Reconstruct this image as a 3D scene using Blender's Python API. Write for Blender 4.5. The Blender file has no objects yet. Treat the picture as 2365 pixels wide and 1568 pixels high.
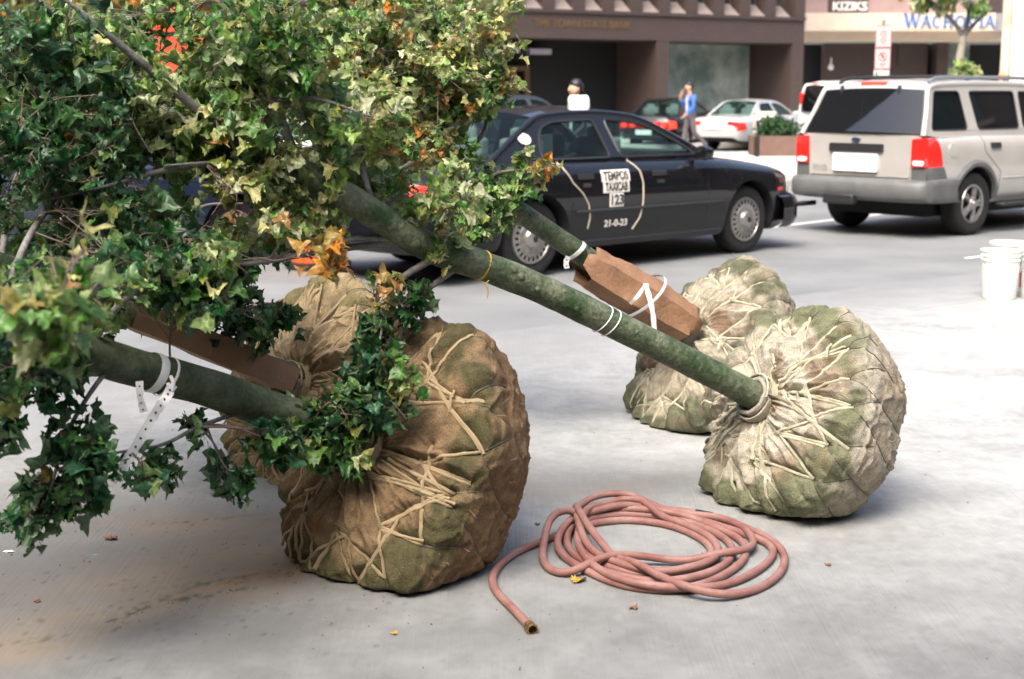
import bpy, bmesh, math, random
import numpy as np
from mathutils import Vector, Matrix
from mathutils.geometry import tessellate_polygon

R = math.radians
S = bpy.context.scene
COL = S.collection
random.seed(7); np.random.seed(7)

# ------------------------------------------------------------------ camera, world, sun, exposure
F = 3283.0; CX, CY, HORIZ, CAMH = 1182.0, 784.0, 217.0, 1.60
PITCH = math.atan((CY - HORIZ) / F)
cam_d = bpy.data.cameras.new('camera'); cam = bpy.data.objects.new('camera', cam_d); COL.objects.link(cam)
cam.location = (0, 0, CAMH); cam.rotation_euler = (math.pi / 2 - PITCH, 0, 0)
cam_d.sensor_width = 36; cam_d.lens = F * 36 / 2364.0; cam_d.clip_end = 2000; cam_d.clip_start = 0.05
cam_d.dof.use_dof = True; cam_d.dof.focus_distance = 5.3; cam_d.dof.aperture_fstop = 3.6
S.camera = cam

SUN_EL, SUN_AZ = 54.0, 205.0     # azimuth clockwise from +Y
w = bpy.data.worlds.new('World'); S.world = w; w.use_nodes = True
nt = w.node_tree; bg = nt.nodes['Background']
sky = nt.nodes.new('ShaderNodeTexSky'); sky.sky_type = 'NISHITA'; sky.sun_disc = False
sky.sun_elevation = R(SUN_EL); sky.sun_rotation = R(SUN_AZ); sky.air_density = 1.0; sky.dust_density = 6.0; sky.ozone_density = 0.0
nt.links.new(sky.outputs[0], bg.inputs[0]); bg.inputs[1].default_value = 0.15
sd = bpy.data.lights.new('sun', 'SUN'); sun = bpy.data.objects.new('sun', sd); COL.objects.link(sun)
sd.energy = 1.5; sd.angle = R(40); sd.color = (1.0, 0.97, 0.92)
sdir = Vector((math.sin(R(SUN_AZ)) * math.cos(R(SUN_EL)), math.cos(R(SUN_AZ)) * math.cos(R(SUN_EL)), math.sin(R(SUN_EL))))
sun.rotation_euler = sdir.to_track_quat('Z', 'Y').to_euler(); sun.location = (0, 0, 30)
S.view_settings.view_transform = 'Standard'; S.view_settings.look = 'None'
S.view_settings.exposure = 1.45; S.view_settings.gamma = 1.0
S.cycles.max_bounces = 8; S.cycles.transparent_max_bounces = 16

RT = Vector((1, 0, 0)); FW = Vector((0, math.cos(PITCH), -math.sin(PITCH))); UP = Vector((0, math.sin(PITCH), math.cos(PITCH)))
CAMP = Vector((0, 0, CAMH))
def P(x, y, d):
    """point seen at survey position x, y at view depth d metres"""
    return CAMP + RT * ((x - CX) / F * d) + UP * (-(y - CY) / F * d) + FW * d
def G(x, y, z=0.0):
    r = RT * ((x - CX) / F) + UP * (-(y - CY) / F) + FW
    return CAMP + r * ((z - CAMH) / r.z)

# ------------------------------------------------------------------ noise (numpy)
_perm = np.random.RandomState(3).rand(64, 64, 64)
def vnoise(p):
    p = np.asarray(p, float); i = np.floor(p).astype(int); f = p - i; f = f * f * (3 - 2 * f)
    def g(a, b, c): return _perm[(i[..., 0] + a) % 64, (i[..., 1] + b) % 64, (i[..., 2] + c) % 64]
    x, y, z = f[..., 0], f[..., 1], f[..., 2]
    c00 = g(0,0,0)*(1-x)+g(1,0,0)*x; c10 = g(0,1,0)*(1-x)+g(1,1,0)*x
    c01 = g(0,0,1)*(1-x)+g(1,0,1)*x; c11 = g(0,1,1)*(1-x)+g(1,1,1)*x
    return ((c00*(1-y)+c10*y)*(1-z)+(c01*(1-y)+c11*y)*z) * 2 - 1
def fbm(p, o=4):
    p = np.asarray(p, float); a, s, t = 1.0, 0, 0
    for k in range(o): s = s + a * vnoise(p + 17.3 * k); t += a; a *= .5; p = p * 2.03
    return s / t

# ------------------------------------------------------------------ materials
def _n(nt, t, **kw):
    n = nt.nodes.new(t)
    for k, v in kw.items(): setattr(n, k, v)
    return n
def mat(name, c, rough=.6, metal=0, c2=None, scale=8, bump=0, bscale=60, spec=.5, coat=0, attr=None, fine=0, alpha=None, emit=None, detail=4, stretch=None):
    m = bpy.data.materials.new(name); m.use_nodes = True; nt = m.node_tree; b = nt.nodes['Principled BSDF']
    b.inputs['Base Color'].default_value = (*c, 1); b.inputs['Roughness'].default_value = rough
    b.inputs['Metallic'].default_value = metal; b.inputs['Specular IOR Level'].default_value = spec
    b.inputs['Coat Weight'].default_value = coat; b.inputs['Coat Roughness'].default_value = .04
    tc = _n(nt, 'ShaderNodeTexCoord'); src = tc.outputs['Object']
    if stretch:
        mp = _n(nt, 'ShaderNodeMapping'); mp.inputs['Scale'].default_value = stretch; nt.links.new(src, mp.inputs[0]); src = mp.outputs[0]
    col = None
    if attr:
        a = _n(nt, 'ShaderNodeVertexColor', layer_name=attr); col = a.outputs[0]
    if c2:
        n = _n(nt, 'ShaderNodeTexNoise'); n.inputs['Scale'].default_value = scale; n.inputs['Detail'].default_value = detail; n.inputs['Roughness'].default_value = .6
        nt.links.new(src, n.inputs['Vector'])
        r = _n(nt, 'ShaderNodeValToRGB'); r.color_ramp.elements[0].position = .36; r.color_ramp.elements[1].position = .66
        r.color_ramp.elements[0].color = (*c, 1); r.color_ramp.elements[1].color = (*c2, 1)
        nt.links.new(n.outputs[0], r.inputs[0])
        if col:
            mx = _n(nt, 'ShaderNodeMix', data_type='RGBA', blend_type='MULTIPLY'); mx.inputs[0].default_value = 1
            nt.links.new(col, mx.inputs[6]); nt.links.new(r.outputs[0], mx.inputs[7]); col = mx.outputs[2]
        else: col = r.outputs[0]
    if fine:
        n = _n(nt, 'ShaderNodeTexNoise'); n.inputs['Scale'].default_value = bscale * 1.5; n.inputs['Detail'].default_value = 3
        nt.links.new(src, n.inputs['Vector'])
        mr = _n(nt, 'ShaderNodeMapRange'); mr.inputs[3].default_value = 1 - fine; mr.inputs[4].default_value = 1 + fine
        mr.inputs[1].default_value = .3; mr.inputs[2].default_value = .7
        nt.links.new(n.outputs[0], mr.inputs[0])
        mx = _n(nt, 'ShaderNodeMix', data_type='RGBA', blend_type='MULTIPLY'); mx.inputs[0].default_value = 1
        if col: nt.links.new(col, mx.inputs[6])
        else: mx.inputs[6].default_value = (*c, 1)
        nt.links.new(mr.outputs[0], mx.inputs[7]); col = mx.outputs[2]
    if col: nt.links.new(col, b.inputs['Base Color'])
    if bump:
        n = _n(nt, 'ShaderNodeTexNoise'); n.inputs['Scale'].default_value = bscale; n.inputs['Detail'].default_value = 5
        nt.links.new(src, n.inputs['Vector']); bp = _n(nt, 'ShaderNodeBump'); bp.inputs['Strength'].default_value = bump; bp.inputs['Distance'].default_value = .01
        nt.links.new(n.outputs[0], bp.inputs['Height']); nt.links.new(bp.outputs[0], b.inputs['Normal'])
    if emit: b.inputs['Emission Color'].default_value = (*emit[0], 1); b.inputs['Emission Strength'].default_value = emit[1]
    return m
def glass_mat(name, tint=(.25, .4, .38), refl=.25, mixv=.55, dark=(.01, .015, .015)):
    m = bpy.data.materials.new(name); m.use_nodes = True; nt = m.node_tree; nt.nodes.clear()
    o = _n(nt, 'ShaderNodeOutputMaterial'); t = _n(nt, 'ShaderNodeBsdfTransparent'); t.inputs[0].default_value = (*tint, 1)
    b = _n(nt, 'ShaderNodeBsdfPrincipled'); b.inputs['Base Color'].default_value = (*dark, 1); b.inputs['Roughness'].default_value = .03; b.inputs['Specular IOR Level'].default_value = .9; b.inputs['Coat Weight'].default_value = refl
    mx = _n(nt, 'ShaderNodeMixShader'); mx.inputs[0].default_value = mixv
    nt.links.new(t.outputs[0], mx.inputs[1]); nt.links.new(b.outputs[0], mx.inputs[2]); nt.links.new(mx.outputs[0], o.inputs[0])
    return m
M = {}
M['black_paint'] = mat('black_paint', (.006, .007, .009), .3, spec=.05, coat=.85, c2=(.008, .008, .011), scale=3)
M['black_paint'].node_tree.nodes['Principled BSDF'].inputs['Coat IOR'].default_value = 1.52
M['black_plastic'] = mat('black_plastic', (.02, .02, .022), .5, bump=.1)
M['tyre'] = mat('tyre', (.008, .008, .009), .8, c2=(.018, .018, .017), scale=20, bump=.3)
M['hubcap'] = mat('hubcap', (.42, .41, .39), .38, .75, c2=(.3, .28, .26), scale=30)
M['alloy'] = mat('alloy', (.5, .5, .5), .35, .8, c2=(.3, .29, .28), scale=30)
M['chrome'] = mat('chrome', (.75, .77, .8), .15, 1)
M['glass'] = glass_mat('car_glass', (.72, .92, .88), .2, .24)
M['dark_glass'] = glass_mat('privacy_glass', (.08, .1, .1), .5, .8, (.008, .01, .012))
M['suv_paint'] = mat('suv_paint', (.52, .505, .475), .3, .25, coat=.8, c2=(.47, .455, .43), scale=2.5)
M['silver_paint'] = mat('silver_paint', (.6, .6, .6), .3, .4, coat=.8)
M['white_paint'] = mat('white_paint', (.8, .8, .77), .35, coat=.5, c2=(.74, .74, .7), scale=3)
M['grey_plastic'] = mat('grey_plastic', (.10, .105, .105), .5, c2=(.13, .13, .13), scale=6, bump=.1)
M['red_lens'] = mat('red_lens', (.75, .02, .015), .15, coat=1, spec=.7)
M['red_lit'] = mat('red_lit_lens', (.8, .03, .02), .2, emit=((1, .05, .03), .8))
M['clear_lens'] = mat('clear_lens', (.85, .85, .85), .12, coat=1)
M['amber_lens'] = mat('amber_lens', (.85, .35, .12), .2, coat=1)
M['cream'] = mat('cream_trim', (.55, .48, .38), .5)
M['decal'] = mat('decal_cream', (.78, .74, .68), .6)
M['decal_dark'] = mat('decal_ink', (.03, .04, .035), .6)
M['roof_lamp'] = mat('roof_lamp_plastic', (.85, .85, .8), .4, emit=((1, 1, .93), .12))
M['interior'] = mat('car_interior', (.05, .05, .055), .8)
M['seat'] = mat('seat_cloth', (.20, .22, .22), .9)
M['plate'] = mat('number_plate', (.8, .8, .82), .4)
M['granite'] = mat('granite', (.066, .045, .040), .55, c2=(.048, .033, .030), scale=14, fine=.25, bscale=30)
M['granite_dark'] = mat('granite_dark', (.06, .042, .04), .5, c2=(.045, .033, .03), scale=9)
M['sill'] = mat('sill_stone', (.22, .18, .165), .7, c2=(.17, .14, .13), scale=10)
M['limestone'] = mat('limestone', (.62, .52, .42), .8, c2=(.55, .46, .37), scale=2)
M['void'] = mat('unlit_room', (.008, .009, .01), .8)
M['pink_stone'] = mat('pink_stone', (.33, .23, .22), .7, c2=(.28, .20, .19), scale=3)
M['window_glass'] = mat('window_glass', (.015, .03, .032), .06, spec=.8, coat=.6)
M['shop_glass'] = mat('shop_glass', (.12, .17, .16), .12, spec=.7, c2=(.36, .42, .39), scale=.8, coat=.5)  # pale mottling painted into the glass colour for reflections and curtains
M['bronze'] = mat('bronze_frame', (.14, .09, .05), .45, .5)
M['blue_letter'] = mat('blue_letter', (.05, .16, .42), .5)
M['brass_letter'] = mat('brass_letter', (.12, .075, .035), .6, .2)
M['white_letter'] = mat('white_letter', (.8, .78, .76), .5)
M['bucket'] = mat('bucket_plastic', (.82, .82, .8), .4, c2=(.75, .75, .72), scale=9)
M['wood'] = mat('painted_stick', (.78, .76, .7), .6)
M['orange'] = mat('safety_orange', (.85, .11, .02), .5)
M['sign_white'] = mat('sign_white', (.62, .55, .54), .5)
M['sign_red'] = mat('sign_red', (.55, .03, .03), .45)
M['sign_green'] = mat('sign_green', (.05, .25, .16), .45)
M['steel'] = mat('galvanised_steel', (.35, .36, .37), .45, .8)
M['brick_tan'] = mat('planter_stone', (.17, .10, .08), .8, c2=(.14, .085, .068), scale=6)
M['skin'] = mat('skin', (.58, .32, .22), .5)
M['shirt'] = mat('blue_shirt', (.04, .12, .38), .8, c2=(.06, .17, .5), scale=9)
M['undershirt'] = mat('pale_shirt', (.6, .62, .68), .8)
M['trousers'] = mat('grey_trousers', (.14, .12, .13), .85, c2=(.10, .09, .10), scale=8)
M['hair'] = mat('dark_hair', (.012, .012, .016), .5)
M['shoe'] = mat('shoe', (.02, .018, .017), .5)
M['card'] = mat('cardboard', (.30, .17, .095), .75, c2=(.20, .105, .055), scale=7, bump=.5, bscale=70, fine=.12)
M['tape'] = mat('flagging_tape', (.78, .78, .78), .35)
M['ink'] = mat('tape_dots', (.02, .02, .02), .5)
M['yellow_tape'] = mat('yellow_twine', (.62, .42, .04), .6)
M['wire'] = mat('basket_wire', (.13, .12, .10), .55, .5)
M['brass'] = mat('brass_coupling', (.48, .3, .12), .35, .9, c2=(.3, .2, .1), scale=60)
M['yellow_leaf'] = mat('dry_leaf', (.42, .25, .04), .6)
M['brown_leaf'] = mat('brown_leaf', (.2, .08, .04), .7)
M['litter_w'] = mat('white_litter', (.8, .8, .82), .6)
M['litter_c'] = mat('cyan_litter', (.02, .4, .45), .5)

# ------------------------------------------------------------------ object helpers
def link(o, parent=None, label=None, cat=None, group=None, kind=None):
    COL.objects.link(o)
    if parent is not None: o.parent = parent
    if label: o['label'] = label
    if cat: o['category'] = cat
    if group: o['group'] = group
    if kind: o['kind'] = kind
    return o
def empty(name, loc=(0, 0, 0), rz=0, **kw):
    o = bpy.data.objects.new(name, None); o.location = loc; o.rotation_euler = (0, 0, rz); o.empty_display_size = .1
    return link(o, **kw)
class MB:
    """mesh collector"""
    def __init__(s): s.v = []; s.f = []; s.m = []; s.c = None
    def add(s, v, f, mi=0):
        o = len(s.v); s.v += [tuple(p) for p in v]; s.f += [tuple(i + o for i in q) for q in f]; s.m += [mi] * len(f); return s
    def box(s, c, d, mi=0, rz=0, bev=0):
        cx, cy, cz = c; x, y, z = d[0] / 2, d[1] / 2, d[2] / 2
        pts = [(sx * x, sy * y, sz * z) for sx in (-1, 1) for sy in (-1, 1) for sz in (-1, 1)]
        ca, sa = math.cos(rz), math.sin(rz)
        pts = [(cx + p[0] * ca - p[1] * sa, cy + p[0] * sa + p[1] * ca, cz + p[2]) for p in pts]
        return s.add(pts, [(0,1,3,2),(4,6,7,5),(0,4,5,1),(2,3,7,6),(0,2,6,4),(1,5,7,3)], mi)
    def tube(s, pts, r, n=8, mi=0, cap=True, squash=None):
        pts = [Vector(p) for p in pts]; m = len(pts)
        rs = r if hasattr(r, '__len__') else [r] * m
        T = [(pts[min(i + 1, m - 1)] - pts[max(i - 1, 0)]).normalized() for i in range(m)]
        a = Vector((0, 0, 1)) if abs(T[0].z) < .9 else Vector((1, 0, 0))
        N = T[0].cross(a).normalized(); V = []
        for i in range(m):
            N = (N - T[i] * N.dot(T[i])).normalized(); B = T[i].cross(N)
            for k in range(n):
                t = 2 * math.pi * k / n; V.append(pts[i] + (N * math.cos(t) + B * math.sin(t)) * rs[i])
        Fs = [(i * n + k, i * n + (k + 1) % n, (i + 1) * n + (k + 1) % n, (i + 1) * n + k) for i in range(m - 1) for k in range(n)]
        if cap: Fs += [tuple(range(n))[::-1], tuple((m - 1) * n + k for k in range(n))]
        return s.add(V, Fs, mi)
    def lathe(s, prof, n=32, c=(0, 0, 0), axis='z', mi=0):
        V = []
        for r, z in prof:
            for k in range(n):
                t = 2 * math.pi * k / n; a, b = r * math.cos(t), r * math.sin(t)
                V.append((c[0] + a, c[1] + b, c[2] + z) if axis == 'z' else (c[0] + a, c[1] + z, c[2] + b))
        Fs = [(i * n + k, i * n + (k + 1) % n, (i + 1) * n + (k + 1) % n, (i + 1) * n + k) for i in range(len(prof) - 1) for k in range(n)]
        return s.add(V, Fs, mi)
    def grid(s, rows, mi=0, close=False):
        nr, nc = len(rows), len(rows[0]); V = [p for r in rows for p in r]
        Fs = [(i * nc + j, i * nc + j + 1, (i + 1) * nc + j + 1, (i + 1) * nc + j) for i in range(nr - 1) for j in range(nc - 1)]
        return s.add(V, Fs, mi)
    def poly(s, outer, holes, fn, mi=0):
        loops = [outer] + list(holes); tri = tessellate_polygon([[Vector((a, b, 0)) for a, b in l] for l in loops])
        pts = [p for l in loops for p in l]
        return s.add([fn(*p) for p in pts], [tuple(t) for t in tri], mi)
    def prism(s, poly, z0, z1, mi=0):
        n = len(poly)
        return s.add([(p[0], p[1], z0) for p in poly] + [(p[0], p[1], z1) for p in poly],
                     [tuple(range(n))[::-1], tuple(range(n, 2 * n))] + [(i, (i + 1) % n, n + (i + 1) % n, n + i) for i in range(n)], mi)
    def build(s, name, mats, parent=None, smooth=True, bevel=0, angle=40, **kw):
        me = bpy.data.meshes.new(name); me.from_pydata([tuple(v) for v in s.v], [], s.f)
        if not isinstance(mats, (list, tuple)): mats = [mats]
        for m in mats: me.materials.append(m)
        me.polygons.foreach_set('material_index', s.m)
        bm = bmesh.new(); bm.from_mesh(me); bmesh.ops.recalc_face_normals(bm, faces=bm.faces)
        bm.to_mesh(me); bm.free()
        me.polygons.foreach_set('use_smooth', [smooth] * len(me.polygons))
        o = bpy.data.objects.new(name, me)
        if bevel:
            b = o.modifiers.new('bevel', 'BEVEL'); b.width = bevel; b.segments = 2; b.limit_method = 'ANGLE'; b.angle_limit = R(35); b.harden_normals = False
        if smooth: me.set_sharp_from_angle(angle=R(angle))
        return link(o, parent, **kw)
def np_mesh(name, V, Fq, mats, parent=None, color=None, mi=None, smooth=True, **kw):
    """fast mesh from arrays; Fq (n,k)"""
    me = bpy.data.meshes.new(name); V = np.asarray(V, np.float32); Fq = np.asarray(Fq, np.int32); k = Fq.shape[1]
    me.vertices.add(len(V)); me.vertices.foreach_set('co', V.ravel())
    me.loops.add(Fq.size); me.loops.foreach_set('vertex_index', Fq.ravel())
    me.polygons.add(len(Fq)); me.polygons.foreach_set('loop_start', np.arange(0, Fq.size, k, dtype=np.int32))
    if not isinstance(mats, (list, tuple)): mats = [mats]
    for m in mats: me.materials.append(m)
    if mi is not None: me.polygons.foreach_set('material_index', np.asarray(mi, np.int32))
    me.polygons.foreach_set('use_smooth', np.full(len(Fq), smooth))
    me.update(calc_edges=True)
    if color is not None:
        a = me.color_attributes.new('Col', 'FLOAT_COLOR', 'POINT')
        c = np.ones((len(V), 4), np.float32); c[:, :3] = color; a.data.foreach_set('color', c.ravel())
    return link(bpy.data.objects.new(name, me), parent, **kw)
def catmull(pts, n=8):
    pts = [Vector(p) for p in pts]; q = [pts[0] * 2 - pts[1]] + pts + [pts[-1] * 2 - pts[-2]]; out = []
    for i in range(1, len(q) - 2):
        a, b, c, d = q[i - 1:i + 3]
        for k in range(n):
            t = k / n; out.append(.5 * ((2 * b) + (c - a) * t + (2 * a - 5 * b + 4 * c - d) * t * t + (3 * b - a - 3 * c + d) * t ** 3))
    out.append(pts[-1]); return out
def lerp(a, b, t): return a + (b - a) * t
def text_mesh(body, size, depth=.004, xs=1.0):
    cu = bpy.data.curves.new('t', 'FONT'); cu.body = body; cu.size = size; cu.extrude = depth; cu.align_x = 'CENTER'; cu.align_y = 'CENTER'; cu.offset = size * .025
    o = bpy.data.objects.new('t', cu); COL.objects.link(o); bpy.context.view_layer.update()
    me = bpy.data.meshes.new_from_object(o.evaluated_get(bpy.context.evaluated_depsgraph_get()))
    bpy.data.objects.remove(o); bpy.data.curves.remove(cu)
    for v in me.vertices: v.co.x *= xs
    return me
def text_obj(name, body, size, m, mtx, parent=None, depth=.004, xs=1.0, **kw):
    me = text_mesh(body, size, depth, xs); me.materials.clear(); me.materials.append(m); me.transform(mtx); me.name = name
    return link(bpy.data.objects.new(name, me), parent, **kw)
# ------------------------------------------------------------------ ground, road, markings
M['asphalt'] = mat('asphalt', (.155, .163, .166), .75, c2=(.215, .223, .224), scale=.7, bump=.3, bscale=160, fine=.12)
M['concrete'] = mat('concrete', (.92, .92, .92), .8, c2=(1.05, 1.05, 1.05), scale=3.5, bump=.18, bscale=220, fine=.14, attr='Col')
M['marking'] = mat('road_paint', (.75, .75, .73), .6, c2=(.6, .6, .58), scale=5)
M['sidewalk'] = mat('sidewalk', (.5, .48, .45), .8, c2=(.56, .54, .5), scale=2, bump=.1)
nt = M['concrete'].node_tree; b = nt.nodes['Principled BSDF']      # broomed finish
tc = [n for n in nt.nodes if n.type == 'TEX_COORD'][0]
mp = _n(nt, 'ShaderNodeMapping'); mp.inputs['Rotation'].default_value = (0, 0, R(-128)); mp.inputs['Scale'].default_value = (1, .025, 1)
nz = _n(nt, 'ShaderNodeTexNoise'); nz.inputs['Scale'].default_value = 75; nz.inputs['Detail'].default_value = 3
bp2 = _n(nt, 'ShaderNodeBump'); bp2.inputs['Strength'].default_value = .55; bp2.inputs['Distance'].default_value = .006
old = [l.from_socket for l in nt.links if l.to_socket == b.inputs['Normal']][0]
nt.links.new(tc.outputs['Object'], mp.inputs[0]); nt.links.new(mp.outputs[0], nz.inputs['Vector']); nt.links.new(nz.outputs[0], bp2.inputs['Height'])
nt.links.new(old, bp2.inputs['Normal']); nt.links.new(bp2.outputs[0], b.inputs['Normal'])

MB().add([(-400, -400, 0), (400, -400, 0), (400, 400, 0), (-400, 400, 0)], [(0, 1, 2, 3)]).build('ground', M['asphalt'], kind='structure')
# concrete slab: everything on the camera side of the line through bA with the road's direction
bA = G(0, 912); bdir = Vector((math.cos(R(37)), math.sin(R(37)), 0)); bnor = Vector((bdir.y, -bdir.x, 0))
us = np.concatenate([np.linspace(-30, -3, 12, endpoint=False), np.linspace(-3, 6.5, 520, endpoint=False), np.linspace(6.5, 60, 20)])
vs = np.concatenate([np.linspace(0, 6.6, 380, endpoint=False), np.linspace(6.6, 40, 12)])
U, V = np.meshgrid(us, vs, indexing='ij')
X = bA.x + U * bdir.x + V * bnor.x; Y = bA.y + U * bdir.y + V * bnor.y
Z = np.full_like(X, .012); Z[:, 0] = .001
pts = np.stack([X, Y, np.zeros_like(X)], -1)
n1 = fbm(pts * .9, 4); n2 = fbm(pts * 3.1 + 5, 4); n3 = fbm(pts * 12 + 9, 3); n4 = fbm(pts * 40, 2); n5 = fbm(pts * 55 + 3, 4)
base = np.array([.322, .330, .322]) * (1 + .12 * np.clip((X - .8) / 2, 0, 1) * np.clip((Y - 5.5) / 2, 0, 1))[..., None]; tan = np.array([.225, .18, .13]); grey = np.array([.115, .115, .113]); rust = np.array([.24, .15, .085])  # base brightened toward the far right, partly light painted into the colour
c = base * (1 + .20 * n1 + .22 * n2 + .16 * n3 + .14 * n4)[..., None]
kk_ = np.clip((5.9 - Y + .35 * (1 - X) + .5 * n1) / 2.0, 0, 1); c = c * (1 - .36 * kk_[..., None])                 # concrete darkened toward the viewer, partly building shade painted into the colour
ke_ = np.clip(1 - V / 1.8 + .35 * n1 + .2 * n2, 0, 1) * (V < 3.2); c = c * (1 - ke_[..., None]) + np.array([.21, .217, .22]) * ke_[..., None]
def blob(x, y, rx, ry, ang=0):
    g = G(x, y); dx, dy = X - g.x, Y - g.y; ca, sa = math.cos(ang), math.sin(ang)
    return np.exp(-(((dx * ca + dy * sa) / rx) ** 2 + ((-dx * sa + dy * ca) / ry) ** 2))
def stain_and_shade(mask, colr, amt, edge=.35):
    global c
    k = np.clip(mask * (1 + edge * 2 * n2 + edge * n3), 0, 1)[..., None] * amt; c = c * (1 - k) + np.array(colr) * k
A_ = math.atan2(*(G(690, 1310) - G(0, 1500)).yx)
mid = (G(690, 1310) + G(0, 1490)) / 2
def band(p, q, wd):
    a, b2 = G(*p), G(*q); d = (b2 - a); L = d.length; d.normalize(); t = (X - a.x) * d.x + (Y - a.y) * d.y; s = -(X - a.x) * d.y + (Y - a.y) * d.x
    return np.exp(-(s / wd) ** 2) * np.clip((t + .3) / .4, 0, 1) * np.clip((L + .3 - t) / .4, 0, 1)
stain_and_shade(blob(220, 1330, 1.3, .42, A_), grey, .85, .5)  # these three grey patches paint dappled crown shade along with soil staining
stain_and_shade(blob(60, 1300, .8, .8), grey, .6)
stain_and_shade(blob(520, 1250, .35, .5), grey, .5)
stain_and_shade(blob(600, 1480, .28, .12, A_), grey, .6)
stain_and_shade(blob(1350, 1110, .5, .35), grey, .35); stain_and_shade(blob(1560, 1110, .5, .22, .6), grey, .35)  # two faint grey patches left of the pale ball
stain_and_shade(blob(1500, 920, .35, .3), tan, .25)
stain_and_shade(band((-100, 1530), (660, 1330), .17), tan, .75, .5); stain_and_shade(blob(560, 1290, .6, .3, A_), tan, .5, .6)
stain_and_shade(blob(420, 1215, .28, .16), tan, .9); stain_and_shade(blob(620, 1290, .3, .16), tan, .8)
stain_and_shade(blob(680, 1330, .12, .06, A_), rust, .9, .6)
stain_and_shade(blob(560, 1345, .25, .03, A_), rust, .7, .6)
stain_and_shade(blob(1815, 640, .16, .1), grey, .6); stain_and_shade(blob(1900, 900, .5, .12), grey, .12); stain_and_shade(blob(2200, 1150, .3, .1, .5), grey, .25, .8); stain_and_shade(blob(1980, 1430, .5, .1, .5), grey, .2, .8); stain_and_shade(blob(1100, 1480, .35, .1, .3), grey, .3, .8)
stain_and_shade(blob(1200, 1130, .25, .2), tan, .35)
stain_and_shade(blob(1440, 1130, .3, .1, .4), tan, .3)
for q, (p0, p1) in enumerate([((250, 1445), (360, 1400)), ((360, 1402), (520, 1375)), ((540, 1345), (700, 1325)), ((395, 1215), (470, 1208)), ((20, 1498), (60, 1492))]):
    mk = band(p0, p1, .022) * np.clip(n5 * 2.6 + .1 + n2, 0, 1); mk = np.clip(mk * 1.4, 0, 1)
    stain_and_shade(mk, (.045, .05, .035), .9, 0)
for q in range(160):                       # small specks of grit and soil
    gx, gy = (random.gauss(350, 300), random.gauss(1340, 110)) if q < 500 else (random.uniform(0, 2364), random.uniform(900, 1560))
    g = G(gx, gy); du = (g - bA).dot(bdir); dv = (g - bA).dot(bnor)
    i = int(np.searchsorted(us, du)); j = int(np.searchsorted(vs, dv))
    if 12 < i < 530 and 0 < j < 378: c[i:i + 1, j:j + 1] = c[i:i + 1, j:j + 1] * random.choice((.6, .75, .8))
nr, nc = X.shape; idx = np.arange(nr * nc).reshape(nr, nc)
Fq = np.stack([idx[:-1, :-1], idx[:-1, 1:], idx[1:, 1:], idx[1:, :-1]], -1).reshape(-1, 4)[:, ::-1]
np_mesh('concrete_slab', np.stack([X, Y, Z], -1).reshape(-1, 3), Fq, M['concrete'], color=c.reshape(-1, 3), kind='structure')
def stripe(p, q, wd, name):
    p, q = Vector((p[0], p[1], 0)), Vector((q[0], q[1], 0)); d = (q - p).normalized(); n = Vector((-d.y, d.x, 0)) * wd / 2
    MB().add([p - n + Vector((0, 0, .004)), q - n + Vector((0, 0, .004)), q + n + Vector((0, 0, .004)), p + n + Vector((0, 0, .004))], [(0, 1, 2, 3)]).build(name, M['marking'], kind='structure')
a, b_ = G(1790, 524), G(2060, 492); d = (b_ - a).normalized()
stripe(a - d * 1.2, a + d * 30, .14, 'lane_marking')
# raised far pavement with kerb, in front of the parked cars' buildings; small traffic island with the planter
fA0 = Vector((10.34, 51.4, 0)); fdir = Vector((.866, .5, 0)); fn = Vector((.5, -.866, 0))
def FA(s, out, z): return fA0 + fdir * s + fn * out + Vector((0, 0, z))
MB().add([FA(-90, 5, -.1), FA(90, 5, -.1), FA(90, -60, -.1), FA(-90, -60, -.1), FA(-90, 5, .13), FA(90, 5, .13), FA(90, -60, .13), FA(-90, -60, .13)],
         [(0,1,5,4),(1,2,6,5),(2,3,7,6),(3,0,4,7),(4,5,6,7)]).build('far_pavement', M['sidewalk'], smooth=False, kind='structure')
isl = [(G(1560, 392)), (G(1700, 420)), (G(2500, 400)), (G(2500, 352)), (G(1600, 362))]
MB().prism([(p.x, p.y) for p in isl], -.05, .11).build('traffic_island', M['sidewalk'], smooth=False, kind='structure')

# ------------------------------------------------------------------ granite office building
def sx(px): k = (px - CX) / F; return (fA0.y * k - fA0.x) / (fdir.x - fdir.y * k)
def fbox(mb, s0, s1, o0, o1, z0, z1, mi=0):
    mb.add([FA(s0,o0,z0),FA(s1,o0,z0),FA(s1,o1,z0),FA(s0,o1,z0),FA(s0,o0,z1),FA(s1,o0,z1),FA(s1,o1,z1),FA(s0,o1,z1)],
           [(0,1,2,3),(4,5,6,7),(0,1,5,4),(1,2,6,5),(2,3,7,6),(3,0,4,7)], mi)
bl = empty('office_building', FA(-20, 0, .13), label='dark red granite office building with recessed ground floor behind the parked cars', cat='building')
def inv(o): return o
def fpart(mb, name, m, par=bl, **kw):
    for i, v in enumerate(mb.v): mb.v[i] = tuple(Vector(v) - bl.location)
    return mb.build(name, m, par, smooth=False, **kw)
ZB, ZT = 3.35, 4.2; SL, SR = -46.0, 0.0
m = MB(); fbox(m, SL, SR, -1.2, 0, ZB, ZT - .06); fpart(m, 'lintel_beam', M['granite'])
m = MB(); fbox(m, SL, SR, -.6, .07, ZT - .06, ZT + .05); fpart(m, 'string_course', M['granite_dark'])
for (pa, pb) in ((1816, 1843), (1510, 1537), (1130, 1165), (600, 650), (100, 160), (-300, -240)):
    m = MB(); fbox(m, sx(pa), sx(pb), -2.4, -.01, .13, ZB); fpart(m, 'column', M['granite'])
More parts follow.
